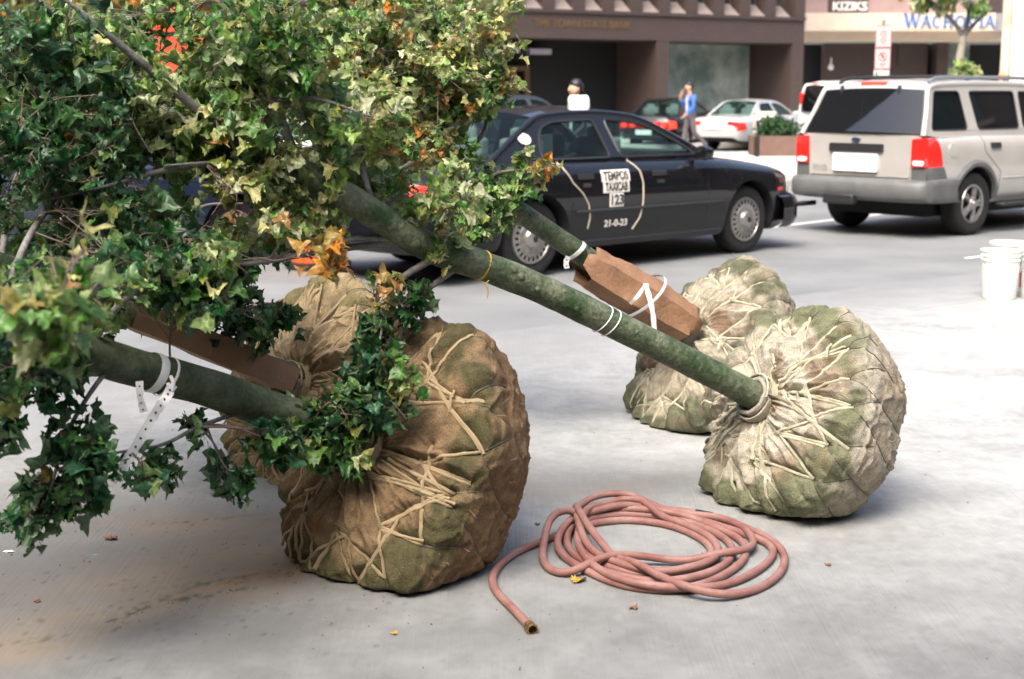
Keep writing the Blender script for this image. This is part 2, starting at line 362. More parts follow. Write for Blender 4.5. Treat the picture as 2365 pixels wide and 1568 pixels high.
m = MB(); fbox(m, SL, SR, -3.2, -2.5, .13, 4.0); fbox(m, SL, SR, -2.5, -1.2, 3.36, 4.0); fpart(m, 'recess_wall', M['void'])
g = MB(); fbox(g, sx(1537) + .02, sx(1816) - .02, -2.35, -2.3, .9, ZB); fpart(g, 'shop_window', M['shop_glass'])
g = MB(); fbox(g, sx(1612), sx(1612) + .14, -2.29, -2.2, .13, ZB); fbox(g, sx(1537), sx(1816), -2.29, -2.15, .13, .9); fpart(g, 'mullion', M['void'])
dr = MB()
for px in (1176, 1232, 1290): fbox(dr, sx(px), sx(px) + .2, -2.4, -2.2, .13, 2.35)
fbox(dr, sx(1176), sx(1290) + .2, -2.4, -2.2, 2.35, 2.52); fpart(dr, 'door_frame', M['bronze'])
sf = MB(); fbox(sf, sx(1170), sx(1272), -2.3, -2.0, 2.95, 3.15); fbox(sf, sx(1295), sx(1345), -2.3, -2.0, 2.9, 3.08); fpart(sf, 'soffit_panel', mat('soffit_panel', (.5, .47, .6), .6))
m = MB(); fbox(m, SL, SR, -2.4, -.5, ZT + .05, 16); fpart(m, 'upper_wall', M['granite'])
bay = 1.13; nb = int((SR - SL) / bay) - 1
def repeat(mb, name, m, n_, step, par=bl):
    o = fpart(mb, name, m); 
    for k in range(1, n_):
        c_ = o.copy(); COL.objects.link(c_); c_.parent = o.parent; c_.location = o.location + step * k
zb = ZT + .05; s0 = SR - .42 - bay
m = MB(); fbox(m, s0 - .22, s0 + .22, -.5, 0, zb, 9.5); repeat(m, 'pier', M['granite'], nb, -fdir * bay)
m = MB(); a = [FA(s0 + .22, -.48, zb), FA(s0 + bay - .22, -.48, zb), FA(s0 + bay - .22, -.02, zb), FA(s0 + .22, -.02, zb), FA(s0 + .34, -.48, zb + .42), FA(s0 + bay - .34, -.48, zb + .42)]
m.add(a, [(0, 1, 2, 3), (3, 2, 5, 4), (0, 3, 4), (1, 5, 2), (0, 4, 5, 1)]); repeat(m, 'sloped_sill', M['sill'], nb, -fdir * bay)
m = MB(); fbox(m, s0 + .36, s0 + bay - .36, -.498, -.46, zb + .3, zb + 2.8); repeat(m, 'window', M['window_glass'], nb, -fdir * bay)
m = MB(); fbox(m, SR - .42, SR, -2.4, .01, ZT + .05, 16); fpart(m, 'corner_pier', M['granite'])
# carved name, too blurred in the place to make out: worn brass letter shapes
me = text_mesh('THE TOWN STATE BANK', .34, .01)
mt = Matrix.Translation(FA(lerp(sx(1232), sx(1450), .5), .012, 3.80) - bl.location) @ Matrix(((fdir.x, 0, fn.x, 0), (fdir.y, 0, fn.y, 0), (0, 1, 0, 0), (0, 0, 0, 1)))
sc_ = (sx(1452) - sx(1232)) / (max(v.co.x for v in me.vertices) - min(v.co.x for v in me.vertices))
for v in me.vertices: v.co.x *= sc_
me.transform(mt); me.materials.clear(); me.materials.append(M['brass_letter']); link(bpy.data.objects.new('brass_lettering', me), bl)

# ------------------------------------------------------------------ bank building with the cream fascia
bb = empty('bank_building', (18, 60, .13), label='pinkish bank building with cream fascia and blue serif letters, behind the silver car', cat='building')
DB = 57.0; pB = F / DB
def BX(px): return (px - CX) / pB
def BZ(py): return 1.6 + (HORIZ - py) / pB
def bpart(mb, name, m, **kw):
    for i, v in enumerate(mb.v): mb.v[i] = (v[0] - 18, v[1] - 60, v[2] - .13)
    return mb.build(name, m, bb, smooth=False, **kw)
def bbox(mb, x0, x1, y0, y1, z0, z1, mi=0): mb.box(((x0+x1)/2, (y0+y1)/2, (z0+z1)/2), (x1-x0, y1-y0, z1-z0), mi)
xl, xr = BX(1846), BX(2520)
m = MB(); bbox(m, xl, BX(2272), DB, DB + 1, BZ(76), BZ(37)); bpart(m, 'fascia', M['limestone'])
m = MB(); bbox(m, BX(2272), xr, DB + .3, DB + 1, BZ(76), BZ(37)); bpart(m, 'fascia_return', mat('grey_stone', (.25, .25, .27), .7, c2=(.2, .2, .22)))
m = MB(); bbox(m, xl, xr, DB + 1.0, DB + 1.6, BZ(97), BZ(37)); bpart(m, 'soffit_beam', M['limestone'])
m = MB(); bbox(m, xl, xr, DB + .8, DB + 8, BZ(37) + .01, 15); bpart(m, 'upper_wall', M['pink_stone'])
m = MB(); bbox(m, BX(2270), BX(2300), DB + .7, DB + .79, BZ(37) + .01, 9); bpart(m, 'downpipe_recess', M['granite_dark'])
m = MB(); bbox(m, BX(1932), BX(2183), DB + 3.6, DB + 4, .13, BZ(97)); bpart(m, 'ground_wall', M['granite'])
m = MB(); bbox(m, BX(2110), BX(2172), DB + 3.5, DB + 3.59, BZ(150), BZ(97)); bpart(m, 'wall_panel', M['granite_dark'])
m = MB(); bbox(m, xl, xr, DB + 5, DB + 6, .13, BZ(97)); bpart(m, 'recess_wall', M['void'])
m = MB(); bbox(m, BX(2195), BX(2222), DB + 3, DB + 4, .13, BZ(97)); bpart(m, 'pillar', M['granite'])
m = MB(); bbox(m, BX(2228), BX(2290), DB + 4, DB + 4.1, .13, BZ(97)); bpart(m, 'entrance_glass', M['shop_glass'])
m = MB(); m.lathe([(0, -.12), (.09, -.08), (.12, 0), (.09, .08), (.03, .13), (.02, .4)], 16, (BX(1937), DB + 2.5, BZ(155)), 'z'); bpart(m, 'globe_lamp', M['white_letter'])
m = MB(); bbox(m, BX(1903), BX(1994), DB + .72, DB + .79, BZ(36), BZ(36) + 1.9); bpart(m, 'shop_sign_board', mat('dark_board', (.06, .035, .03), .6))
me = text_mesh('KIZIKS', .46, .02); wd = max(v.co.x for v in me.vertices) - min(v.co.x for v in me.vertices)
for v in me.vertices: v.co.x *= (78 / pB) / wd
me.transform(Matrix.Translation((BX(1952) - 18, DB + .69 - 60, BZ(21) - .13)) @ Matrix.Rotation(math.pi / 2, 4, 'X'))
me.materials.clear(); me.materials.append(M['white_letter']); link(bpy.data.objects.new('shop_sign_lettering', me), bb)
def serif(ch, x0, h, wd):
    """roman capital as thick and thin strokes with bracket serifs; returns list of polygons in x,z"""
    k = h; t = .17 * h; n = .075 * h; out = []
    def bar(x1, z1, x2, z2, th): out.append([(x0 + x1 * wd - th / 2, z1 * k), (x0 + x1 * wd + th / 2, z1 * k), (x0 + x2 * wd + th / 2, z2 * k), (x0 + x2 * wd - th / 2, z2 * k)])
    def ser(x, z, s=.22): out.append([(x0 + x * wd - s * h, z * k), (x0 + x * wd + s * h, z * k), (x0 + x * wd + s * h, z * k + .05 * h), (x0 + x * wd - s * h, z * k + .05 * h)])
    if ch == 'I': bar(.5, 0, .5, 1, t); ser(.5, 0); ser(.5, .95)
    if ch == 'H': bar(.2, 0, .2, 1, t); bar(.8, 0, .8, 1, t); out.append([(x0 + .2 * wd, .46 * k), (x0 + .8 * wd, .46 * k), (x0 + .8 * wd, .54 * k), (x0 + .2 * wd, .54 * k)]); [ser(a, b, .17) for a in (.2, .8) for b in (0, .95)]
    if ch == 'A': bar(.1, 0, .5, 1, n); bar(.88, 0, .5, 1, t); out.append([(x0 + .25 * wd, .3 * k), (x0 + .75 * wd, .3 * k), (x0 + .75 * wd, .37 * k), (x0 + .25 * wd, .37 * k)]); ser(.1, 0, .14); ser(.88, 0, .17)
    if ch == 'V': bar(.45, 0, .1, 1, t); bar(.5, 0, .9, 1, n); ser(.1, .95, .17); ser(.9, .95, .14)
    if ch == 'W': bar(.28, 0, .06, 1, t); bar(.3, 0, .5, .95, n); bar(.72, 0, .48, 1, t); bar(.74, 0, .95, 1, n); ser(.06, .95, .14); ser(.5, .95, .12); ser(.95, .95, .12)
    if ch in 'CO':
        a0, a1 = (45, 315) if ch == 'C' else (0, 360); N = 22
        for q in range(N):
            u, v = R(lerp(a0, a1, q / N)), R(lerp(a0, a1, (q + 1) / N)); po = []
            for ang, ro in ((u, 1), (v, 1), (v, 0), (u, 0)):
                rx = .46 * wd - (0 if ro else n + (t - n) * abs(math.cos(ang))); rz = .5 * k - (0 if ro else n)
                po.append((x0 + .5 * wd + rx * math.cos(ang), .5 * k + rz * math.sin(ang)))
            out.append(po)
        if ch == 'C': bar(.82, .68, .82, .95, .05 * h)
    return out
mb = MB(); hh = 27 / pB; xs0 = BX(2066); ww = [.42, .27, .27, .30, .31, .30, .14, .28]; tot = sum(ww); sc = (BX(2272) - xs0) / tot; x = xs0
for ch, wv in zip('WACHOVIA', ww):
    big = 1.15 if ch == 'W' else 1
    for po in serif(ch, x + .01, hh * big, wv * sc * .93):
        z0 = BZ(69); mb.add([(p[0], DB - .06, z0 + p[1]) for p in po] + [(p[0], DB - .003, z0 + p[1]) for p in po], [(0, 1, 2, 3), (4, 5, 6, 7), (0, 1, 5, 4), (1, 2, 6, 5), (2, 3, 7, 6), (3, 0, 4, 7)])
    x += wv * sc
bpart(mb, 'fascia_lettering', M['blue_letter'])

# ------------------------------------------------------------------ street buildings behind and beside the camera (they shade and reflect)
def block(name, x0, x1, y0, y1, h, label, m1, bayw=3.0, fl=4.2, face='y1'):
    cx, cy = (x0+x1)/2, (y0+y1)/2; e = empty(name, (cx, cy, 0), label=label, cat='building'); b = MB(); b.box((0, 0, h/2), (x1-x0, y1-y0, h)); b.build('wall', m1, e, smooth=False)
    wn = MB().box((0, .02, 0), (bayw * .5, .06, 2.2)).build('window', M['window_glass'], e, smooth=False); wf = MB().box((0, .06, -1.16), (bayw * .62, .2, .12)).build('sill', M['sill'], wn, smooth=False); first = True
    L = (x1 - x0) if face == 'y1' else (y1 - y0); nx_ = int(L // bayw); nz_ = min(int(h // fl), 100 // nx_)
    for i in range(nx_):
        for k in range(nz_):
            u = -L/2 + (i + .5) * bayw; z = k * fl + 2.2
            if first: o = wn; first = False
            else:
                o = wn.copy(); COL.objects.link(o); o.parent = e; q = wf.copy(); COL.objects.link(q); q.parent = o
            o.location, rz = {'y1': ((u, (y1-y0)/2, z), 0), 'x1': (((x1-x0)/2, u, z), -90), 'x0': ((-(x1-x0)/2, u, z), 90)}[face]; o.rotation_euler = (0, 0, R(rz))
    return e
block('street_building', -26, 34, -34, -14, 20, 'brown stone building across the street behind the viewer', mat('brown_stone', (.13, .085, .06), .7, c2=(.10, .07, .05)))
block('street_building', 22, 40, -12, 40, 13, 'dark brick building at the right end of the street', mat('tan_brick', (.045, .032, .026), .7), face='x0')
block('street_building', -46, -24, -12, 30, 24, 'brown brick building at the left end of the street', mat('dark_brick', (.16, .10, .07), .7), face='x1')

# ------------------------------------------------------------------ vehicles
def interp(xs, ys): 
    def f(x): return float(np.interp(x, xs, ys))
    return f
def smooth_interp(xs, ys, k=.06):
    def f(x): return float(np.mean(np.interp([x - k, x - k/2, x, x + k/2, x + k], xs, ys)))
    return f
UF = [0, .06, .15, .3, .45, .6, .72, .80, .86, .90, .94, .97, 1.0]
YF = [.90, .945, .975, .992, 1.0, 1.0, .995, .988, .978, .962, .935, .905, .865]
def roundpoly(po, r=.04, n=3):
    out = []; m = len(po)
    for i in range(m):
        a, b, c = Vector(po[i - 1]), Vector(po[i]), Vector(po[(i + 1) % m])
        d1, d2 = (a - b), (c - b); k = min(r, d1.length * .4, d2.length * .4); p, q = b + d1.normalized() * k, b + d2.normalized() * k
        for j in range(n + 1): t = j / n; out.append(tuple(p * (1-t)**2 + b * 2*t*(1-t) + q * t*t))
    return out
def wheel(par, x, y, r, wd, style, out):
    """out = -1 right side, +1 left side"""
    e = MB(); ri = r * (.66 if style != 'alloy' else .62)
    prof = [(ri, -wd*.42), (r*.82, -wd*.5), (r*.93, -wd*.47), (r*.985, -wd*.36), (r, -wd*.2), (r, wd*.2), (r*.985, wd*.36), (r*.93, wd*.47), (r*.82, wd*.5), (ri, wd*.42)]
    for gq in range(3): pass
    t = MB().lathe(prof, 40, (0, 0, 0), 'y').build('wheel', M['tyre'], par, angle=50); t.location = (x, y, r)
    f = out * wd * .40
    if style == 'hubcap':
        h = MB(); h.lathe([(ri, f), (ri*.97, f + out*.018), (ri*.9, f + out*.022), (ri*.88, f + out*.014)], 40, axis='y')
        n = 22                                                       # slotted outer ring
        for k in range(n):
            a0, a1 = 2*math.pi*k/n, 2*math.pi*(k + .58)/n; q = []
            for rr, ff in ((ri*.70, .02), (ri*.89, .014)):
                for aa in (a0, (a0+a1)/2, a1): q.append((rr*math.cos(aa), f + out*ff, rr*math.sin(aa)))
            h.add(q, [(0, 1, 4, 3), (1, 2, 5, 4)])
        h.lathe([(ri*.71, f + out*.018), (ri*.66, f + out*.026), (ri*.5, f + out*.016), (ri*.42, f + out*.02), (ri*.38, f + out*.045), (ri*.28, f + out*.06), (.001, f + out*.064)], 32, axis='y')
        h.build('hubcap', M['hubcap'], t)
        MB().lathe([(ri*.99, f - out*.02), (.001, f - out*.02)], 24, axis='y').build('brake_disc', M['void'], t)
        MB().lathe([(ri*.13, f + out*.066), (.001, f + out*.068)], 16, axis='y').build('cap_emblem', M['black_plastic'], t)
    else:
        h = MB(); h.lathe([(ri, f), (ri*.97, f + out*.012), (ri*.88, f + out*.006), (ri*.86, f - out*.03)], 40, axis='y')
        n = 5
        for k in range(n):
            for off in (-.13, .13):
                a = 2*math.pi*k/n + off; d = Vector((math.cos(a), 0, math.sin(a))); pr = Vector((-d.z, 0, d.x)) * ri * .062
                q = []
                for rr, ff in ((ri*.2, .02), (ri*.6, .01), (ri*.9, -.002)):
                    for sgn in (-1, 1): q.append(tuple(d * rr + pr * sgn + Vector((0, f + out*ff, 0))))
                    for sgn in (-1, 1): q.append(tuple(d * rr + pr * sgn * 1.3 + Vector((0, f + out*(ff - .03), 0))))
                for s0 in (0, 4): h.add(q[s0:s0+8], [(0, 1, 5, 4), (0, 4, 6, 2), (1, 3, 7, 5)])
        h.lathe([(ri*.34, f), (ri*.3, f + out*.025), (ri*.16, f + out*.03), (ri*.13, f + out*.04), (.001, f + out*.042)], 24, axis='y')
        h.build('rim', M['alloy'], t)
        MB().lathe([(ri*.99, f - out*.05), (.001, f - out*.05)], 24, axis='y').build('brake_disc', M['void'], t)
    return t
class Car:
    def __init__(s, name, label, cat, loc, rz, spec, paint, group=None):
        s.s = spec; s.p = paint; s.e = empty(name, loc, rz, label=label, cat=cat, group=group)
        s.zt = smooth_interp(*zip(*spec['top'])); s.z0 = smooth_interp(*zip(*spec['bot'])); s.w = smooth_interp(*zip(*spec['wid']), k=.04)
        s.build_body(); s.build_cabin(); s.wheels()
    def yside(s, x, z):
        u = (z - s.z0(x)) / max(.05, s.zt(x) - s.z0(x)); return s.w(x) * float(np.interp(u, UF, YF))
    def build_body(s):
        sp = s.s; x0, x1 = sp['wid'][0][0], sp['wid'][-1][0]; wb = sp['wb'] / 2; ra = sp['arch']; zc = sp['wr']
        xs = set(np.linspace(x0, x1, 70).tolist() + [x0 + .015, x0 + .05, x1 - .015, x1 - .05])
        for c in (-wb, wb): xs |= {c + ra * math.cos(t) for t in np.linspace(0, math.pi, 26)} | {c - ra - .002, c + ra + .002}
        xs = sorted(xs); rows = []
        for x in xs:
            zb0, zt = s.z0(x), s.zt(x); zb = zb0
            for c in (-wb, wb):
                if abs(x - c) < ra: zb = max(zb, zc + math.sqrt(ra*ra - (x-c)**2) * sp.get('archk', 1))
            row = []; us = np.array(UF); side = []
            for u in us:
                z = zb + (zt - zb) * u; side.append((s.yside(x, z), z))
            yt = side[-1][0]; cr = sp.get('crown', .05) * (yt / .8)
            top = [(yt * k, zt + cr * (1 - k*k)) for k in (.9, .7, .45, .2, 0)]
            half = side + top
            row = [(x, -y, z) for y, z in half] + [(x, y, z) for y, z in reversed(half[:-1])]
            rows.append(row)
        b = MB(); b.grid(rows); n = len(rows[0])
        for r_ in (0, len(rows) - 1): b.f.append(tuple(range(r_*n, r_*n + n))); b.m.append(0)
        base = len(b.f)
        for i in range(len(rows) - 1): b.f.append((i*n, (i+1)*n, (i+1)*n + n - 1, i*n + n - 1)); b.m.append(1)
        b.build('body', [s.p, M['black_plastic']], s.e, angle=32)
        W = sp['wid'][len(sp['wid'])//2][1]
        MB().box((0, 0, .40), (x1 - x0 - .7, 2*(W - .30), .36)).build('underbody', M['void'], s.e, smooth=False)
    def ymap(s, x, z):
        sp = s.s; zb, zr, yr = sp['beltz'], sp['roofz'], sp['roofy']; yb = sp['belty']
        y = yb + (yr - yb) * (z - zb) / (zr - zb); xf, xr_ = sp.get('taper', (9, -9))
        if x > xf: y -= (x - xf) * .10
        if x < xr_: y -= (xr_ - x) * .12
        return y
    def build_cabin(s):
        sp = s.s; ct = sp['contour']; n = len(ct); ks = [-1, -.96, -.85, -.6, -.3, 0, .3, .6, .85, .96, 1]
        P_ = [Vector((c[0], c[1])) for c in ct]; rows = []
        for i, c in enumerate(P_):
            d = (P_[min(i+1, n-1)] - P_[max(i-1, 0)]).normalized(); nr = Vector((-d.y, d.x)) * -1
            if nr.y < 0 and i not in (): nr = nr if nr.y > 0 else -nr
            ye = s.ymap(c.x, c.y); cr = sp.get('rcrown', .06)
            rows.append([(c.x + nr.x * cr * (1 - k*k), k * ye, c.y + nr.y * cr * (1 - k*k)) for k in ks])
        rf, ws, bl_ = MB(), MB(), MB()
        kinds = [c[2] for c in ct]
        def seg(kind, mb):
            idx = [i for i in range(n - 1) if kinds[i] == kind]
            for i in idx: mb.grid([rows[i], rows[i+1]])
        seg('r', rf)
        # painted margins of the screens and the glass between
        for kind, nm in (('w', 'windscreen'), ('b', 'rear_window')):
            g = MB(); idx = [i for i in range(n - 1) if kinds[i] == kind]
            if not idx: continue
            rr = [rows[i][1:-1] for i in idx] + [rows[idx[-1]+1][1:-1]]; g.grid(rr)
            for q in (0, 1):
                rf.grid([[r_[0], r_[1]] if q == 0 else [r_[-2], r_[-1]] for r_ in [rows[i] for i in idx] + [rows[idx[-1]+1]]])
            g.build(nm, sp['glass'], s.e)
        rf.build('roof', s.p, s.e, angle=50)
        outer = [(c[0], c[1]) for c in ct]; outer = outer[::-1] if False else outer
        zb = [s.zt(c) - .03 for c in np.linspace(ct[-1][0], ct[0][0], 14)]
        lower = [(x, z) for x, z in zip(np.linspace(ct[-1][0], ct[0][0], 14), zb)]
        outl = outer + [lower[i] for i in range(1, 13)]
        holes = [roundpoly(h, .05) for h in sp['windows']]
        for sg, nm in ((-1, 'r'), (1, 'l')):
            m = MB(); m.poly(outl, holes, lambda x, z: (x, sg * s.ymap(x, z), z))
            m.build('side_frame', s.p, s.e, angle=30)
            for h in holes:
                g = MB(); g.poly(h, [], lambda x, z: (x, sg * (s.ymap(x, z) - .018), z)); w_ = g.build('side_window', sp['glass'], s.e)
                t = MB(); pts = [(x, sg * (s.ymap(x, z) - .004), z) for x, z in h]; t.tube(pts + [pts[0]], sp.get('trimr', .012), 5, cap=False)
                t.build('window_trim', sp.get('trim', M['black_plastic']), w_)
        for sg in (-1, 1):
            pts_ = [(c_[0], sg * (s.ymap(c_[0], c_[1]) - .012), c_[1] - .014) for c_ in catmull([(a_[0], a_[1], 0) for a_ in ct], 3)]; MB().tube(pts_, sp.get('railr', .034), 10).build('roof_edge', s.p, s.e)
        # seats
        for xs_ in sp.get('seats', (.15, -.85)):
            for sg in (-1, 1):
                b = MB(); b.box((xs_, sg*.38, .62), (.5, .5, .2)); b.box((xs_ - .28, sg*.38, .9), (.14, .5, .6)); b.box((xs_ - .28, sg*.38, 1.26 if sp['roofz'] > 1.5 else 1.2), (.09, .26, .2))
                b.build('car_seat', M['seat'], s.e, bevel=.04)
    def wheels(s):
        sp = s.s
        for x in (-sp['wb']/2, sp['wb']/2):
            for sg in (-1, 1): wheel(s.e, x, sg * (sp['track'] ), sp['wr'], sp['tw'], sp['style'], sg)
    def spatch(s, name, po, m, sg=-1, off=.006, par=None, rnd=.02, th=True):
        four = len(po) == 4; q4 = [Vector(p) for p in po]; po = roundpoly(po, rnd, 2); a = MB(); n = len(po)
        fn = lambda x, z: (x, sg * (s.yside(x, z) + off), z)
        if four:
            nu, nv = 9, 7; rows = []
            for i in range(nu):
                rows.append([fn(*(q4[0].lerp(q4[1], i/(nu-1)).lerp(q4[3].lerp(q4[2], i/(nu-1)), j/(nv-1)))) for j in range(nv)])
            inn = [[(x, y - sg * .03, z) for x, y, z in r_] for r_ in rows]; a.grid(rows)
            a.grid([rows[0], inn[0]]); a.grid([rows[-1], inn[-1]]); a.grid([[r_[0] for r_ in rows], [r_[0] for r_ in inn]]); a.grid([[r_[-1] for r_ in rows], [r_[-1] for r_ in inn]])
            return a.build(name, m, par or s.e, angle=40)
        fi = lambda x, z: (x, sg * (s.yside(x, z) - .02), z)
        # subdivide by triangulating with interior spine for curvature
        a.poly(po, [], fn)
        V = [fn(*p) for p in po] + [fi(*p) for p in po]; a.add(V, [(i, (i+1) % n, n + (i+1) % n, n + i) for i in range(n)])
        return a.build(name, m, par or s.e, angle=40)
    def line(s, name, pts, r, m, sg=-1, off=0, par=None, n=5, fine=True):
        q = []
        for i in range(len(pts) - 1):
            for k in range(6): q.append((lerp(pts[i][0], pts[i+1][0], k/6), lerp(pts[i][1], pts[i+1][1], k/6)))
        q.append(pts[-1]); return MB().tube([(x, sg * (s.yside(x, z) + off), z) for x, z in q], r, n).build(name, m, par or s.e)
    def rpatch(s, name, po, x, m, th=.03, par=None, rnd=.02, cur=.03, bulge=0):
        po = roundpoly(po, rnd, 2); a = MB(); n = len(po)
        f0 = lambda y, z: (x + cur * y * y, y, z); f1 = lambda y, z: (x + cur * y * y + th, y, z)
        a.poly(po, [], f0); a.add([f0(*p) for p in po] + [f1(*p) for p in po], [(i, (i+1) % n, n + (i+1) % n, n + i) for i in range(n)])
        return a.build(name, m, par or s.e, angle=40)
    def text(s, name, body, size, x, z, m, sg=-1, wid=None, off=.006):
        me = text_mesh(body, size, .0015); k = 1
        if wid: k = wid / (max(v.co.x for v in me.vertices) - min(v.co.x for v in me.vertices))
        for v in me.vertices:
            tx, tz = x - sg * v.co.x * k if sg > 0 else x + v.co.x * k, z + v.co.y; v.co = (tx, sg * (s.yside(tx, tz) + off + v.co.z), tz)
        me.materials.clear(); me.materials.append(m); return link(bpy.data.objects.new(name, me), s.e)
    def block_text(s, name, rows, m, x, z, w, h, back):
        pass

SED = dict(wb=2.95, wr=.345, arch=.40, track=.80, tw=.21, style='hubcap', beltz=.97, roofz=1.40, belty=.86, roofy=.60, taper=(.75, -1.35), crown=.06, rcrown=.06,
    top=[(-2.86, .60), (-2.80, .86), (-2.70, .93), (-1.75, 1.0), (-1.4, 1.0), (.9, .975), (1.2, .95), (1.9, .87), (2.25, .80), (2.35, .74), (2.42, .60), (2.45, .52)],
    bot=[(-2.86, .42), (-2.7, .30), (-1.9, .26), (-1, .22), (1, .22), (2.0, .22), (2.33, .26), (2.42, .34), (2.45, .42)],
    wid=[(-2.86, .66), (-2.80, .80), (-2.6, .90), (-2.0, .965), (-1.2, .985), (1.2, .985), (1.9, .95), (2.15, .90), (2.30, .80), (2.40, .66), (2.45, .45)],
    contour=[(1.02, .96, 'w'), (.70, 1.13, 'w'), (.42, 1.27, 'w'), (.22, 1.355, 'r'), (.05, 1.40, 'r'), (-.25, 1.43, 'r'), (-.6, 1.435, 'r'), (-.95, 1.42, 'r'), (-1.18, 1.385, 'b'), (-1.42, 1.27, 'b'), (-1.68, 1.12, 'b'), (-1.90, .99, 'b')],
    windows=[[(-.28, 1.02), (.74, 1.02), (.66, 1.09), (.26, 1.29), (.02, 1.345), (-.32, 1.365)], [(-1.28, 1.02), (-.42, 1.02), (-.47, 1.365), (-1.0, 1.35), (-1.16, 1.30), (-1.24, 1.18)]],
    glass=None, trimr=.014)
SED['glass'] = M['glass']
tR, tF = G(1232, 641), G(1716, 585)
hd = (tF - tR).normalized(); th_t = math.atan2(hd.y, hd.x); left = Vector((-hd.y, hd.x, 0))
tc_ = (tR + tF) / 2 + left * .90
taxi = Car('taxi', 'black taxi sedan with white roof lamp and block lettering on its rear door', 'taxi', tc_, th_t, SED, M['black_paint'])
c = taxi; wbh = SED['wb'] / 2
c.line('door_edge_trim', [(-1.14, 1.0), (-1.12, .93), (-1.05, .82), (-.93, .72), (-.86, .62), (-.84, .5), (-.86, .40)], .0075, M['cream'], off=.002)
c.line('door_edge_trim', [(-.24, 1.0), (-.17, .9), (-.14, .78), (-.145, .6), (-.18, .47), (-.27, .36)], .0075, M['cream'], off=.002)
c.line('door_seam', [(.78, .98), (.80, .7), (.76, .35)], .004, M['void'], off=-.001); c.line('side_moulding', [(-1.02, .56), (1.0, .56)], .017, M['black_plastic'], off=.004)
c.line('belt_moulding', [(-1.3, .985), (.8, .972)], .008, M['chrome'], off=-.04)
c.line('sill_moulding', [(-1.0, .28), (1.02, .28)], .02, M['black_plastic'], off=0)
for hx in (-.98, .0):
    h_ = c.spatch('door_handle', [(hx, .845), (hx + .19, .845), (hx + .19, .895), (hx, .895)], M['black_plastic'], off=.012); c.spatch('handle_grip', [(hx + .05, .775), (hx + .15, .775), (hx + .15, .81), (hx + .05, .81)], M['chrome'], off=.008, par=h_)
# lettering panels on the rear door
dx = -.50
for (zc, hh, ww, tx) in ((.865, .105, .37, 'TEMPOS'), (.765, .105, .34, 'TAXICAB'), (.645, .125, .18, '123')):
    pl = c.spatch('door_decal', [(dx - ww/2, zc - hh/2), (dx + ww/2, zc - hh/2), (dx + ww/2, zc + hh/2), (dx - ww/2, zc + hh/2)], M['decal'], off=.003, rnd=.006)
    o_ = c.text('decal_lettering', tx, hh * 1.02, dx, zc - .003, M['decal_dark'], wid=ww * .86, off=.006)
c.text('phone_lettering', '21-0-23', .085, dx + .0, .43, M['decal'], wid=.30)
e = c.spatch('company_badge', [(-1.62 + .07*math.cos(t), 1.12 + .05*math.sin(t)) for t in np.linspace(0, 2*math.pi, 14, endpoint=False)], M['decal'], off=0, rnd=.001)
for v in e.data.vertices: v.co.y = -(c.ymap(v.co.x, v.co.z) + (.004 if v.index < 42 else 0)) 
e.location.x = .22; e.location.z = .09; e.location.y = .025
c.spatch('corner_lamp', [(2.15, .60), (2.41, .58), (2.40, .70), (2.17, .755)], M['clear_lens'], off=.006)
c.spatch('turn_lamp', [(2.24, .62), (2.36, .61), (2.36, .66), (2.24, .68)], M['amber_lens'], off=.010)
c.spatch('side_marker', [(1.93, .62), (2.03, .62), (2.03, .655), (1.93, .655)], M['red_lens'], off=.004)
for sg in (-1, 1): c.spatch('tail_lamp', [(-2.78, .62), (-2.52, .62), (-2.50, .84), (-2.74, .86)], M['red_lit'], sg=sg, off=.01)
MB().box((2.44, 0, .66), (.10, .8, .14)).build('grille', M['black_plastic'], c.e, bevel=.02)
bp = MB(); path = [(1.95, -.985), (2.2, -.95), (2.34, -.83), (2.43, -.55), (2.48, 0), (2.43, .55), (2.34, .83), (2.2, .95), (1.95, .985)]
path = [tuple(p) for p in catmull([(a, b, 0) for a, b in path], 4)]
bp.grid([[(p[0] + o_ * .3, p[1] * (1 + o_ * .3), z) for (o_, z) in ((-.1, .24), (.0, .27), (.06, .34), (.06, .48), (.0, .55), (-.1, .57))] for p in path]); bp.build('bumper', M['black_paint'], c.e)
bp = MB(); bp.grid([[(-p[0] - .36 - o_ * .2, p[1], z) for (o_, z) in ((-.1, .28), (.05, .32), (.1, .5), (-.1, .58))] for p in path]); bp.build('bumper', M['black_paint'], c.e)
for sg in (-1, 1):
    mr = MB(); mr.lathe([(.0, -.10), (.06, -.085), (.085, -.02), (.082, .04), (.0, .045)], 14, (0, 0, 0), 'y'); o_ = mr.build('door_mirror', M['black_paint'], c.e); o_.scale = (.9, 1.1, .85); o_.rotation_euler = (0, 0, R(90)); o_.location = (.66, sg * 1.02, 1.04)
    MB().box((.66, sg * .93, 1.0), (.08, .12, .04)).build('mirror_arm', M['black_paint'], c.e)
rl = MB(); prof = [(-.14, 0), (-.135, .10), (-.10, .165), (-.03, .185), (.03, .185), (.10, .165), (.135, .10), (.14, 0)]
rl.add([(-.05 - .02 * (z / .185 * -1), 0, 0) for y, z in prof][:0], [])
rows = [[(x * (1 - .5 * z / .185), y, z) for y, z in prof] for x in (-.075, -.06, .06, .075)]
rl.grid([[(x0, y * s_, z * s_) for y, z in prof] for x0, s_ in ((-.085, .85), (-.07, 1), (.07, 1), (.085, .85))]); n = len(prof)
rl.f.append(tuple(range(n))); rl.m.append(0); rl.f.append(tuple(range(3*n, 4*n))); rl.m.append(0)
lp = rl.build('roof_lamp', M['roof_lamp'], c.e, angle=50); lp.location = (-.05, -.02, 1.43); lp.rotation_euler = (0, 0, R(-42)); lp.scale = (1.15, 2.0, .86)
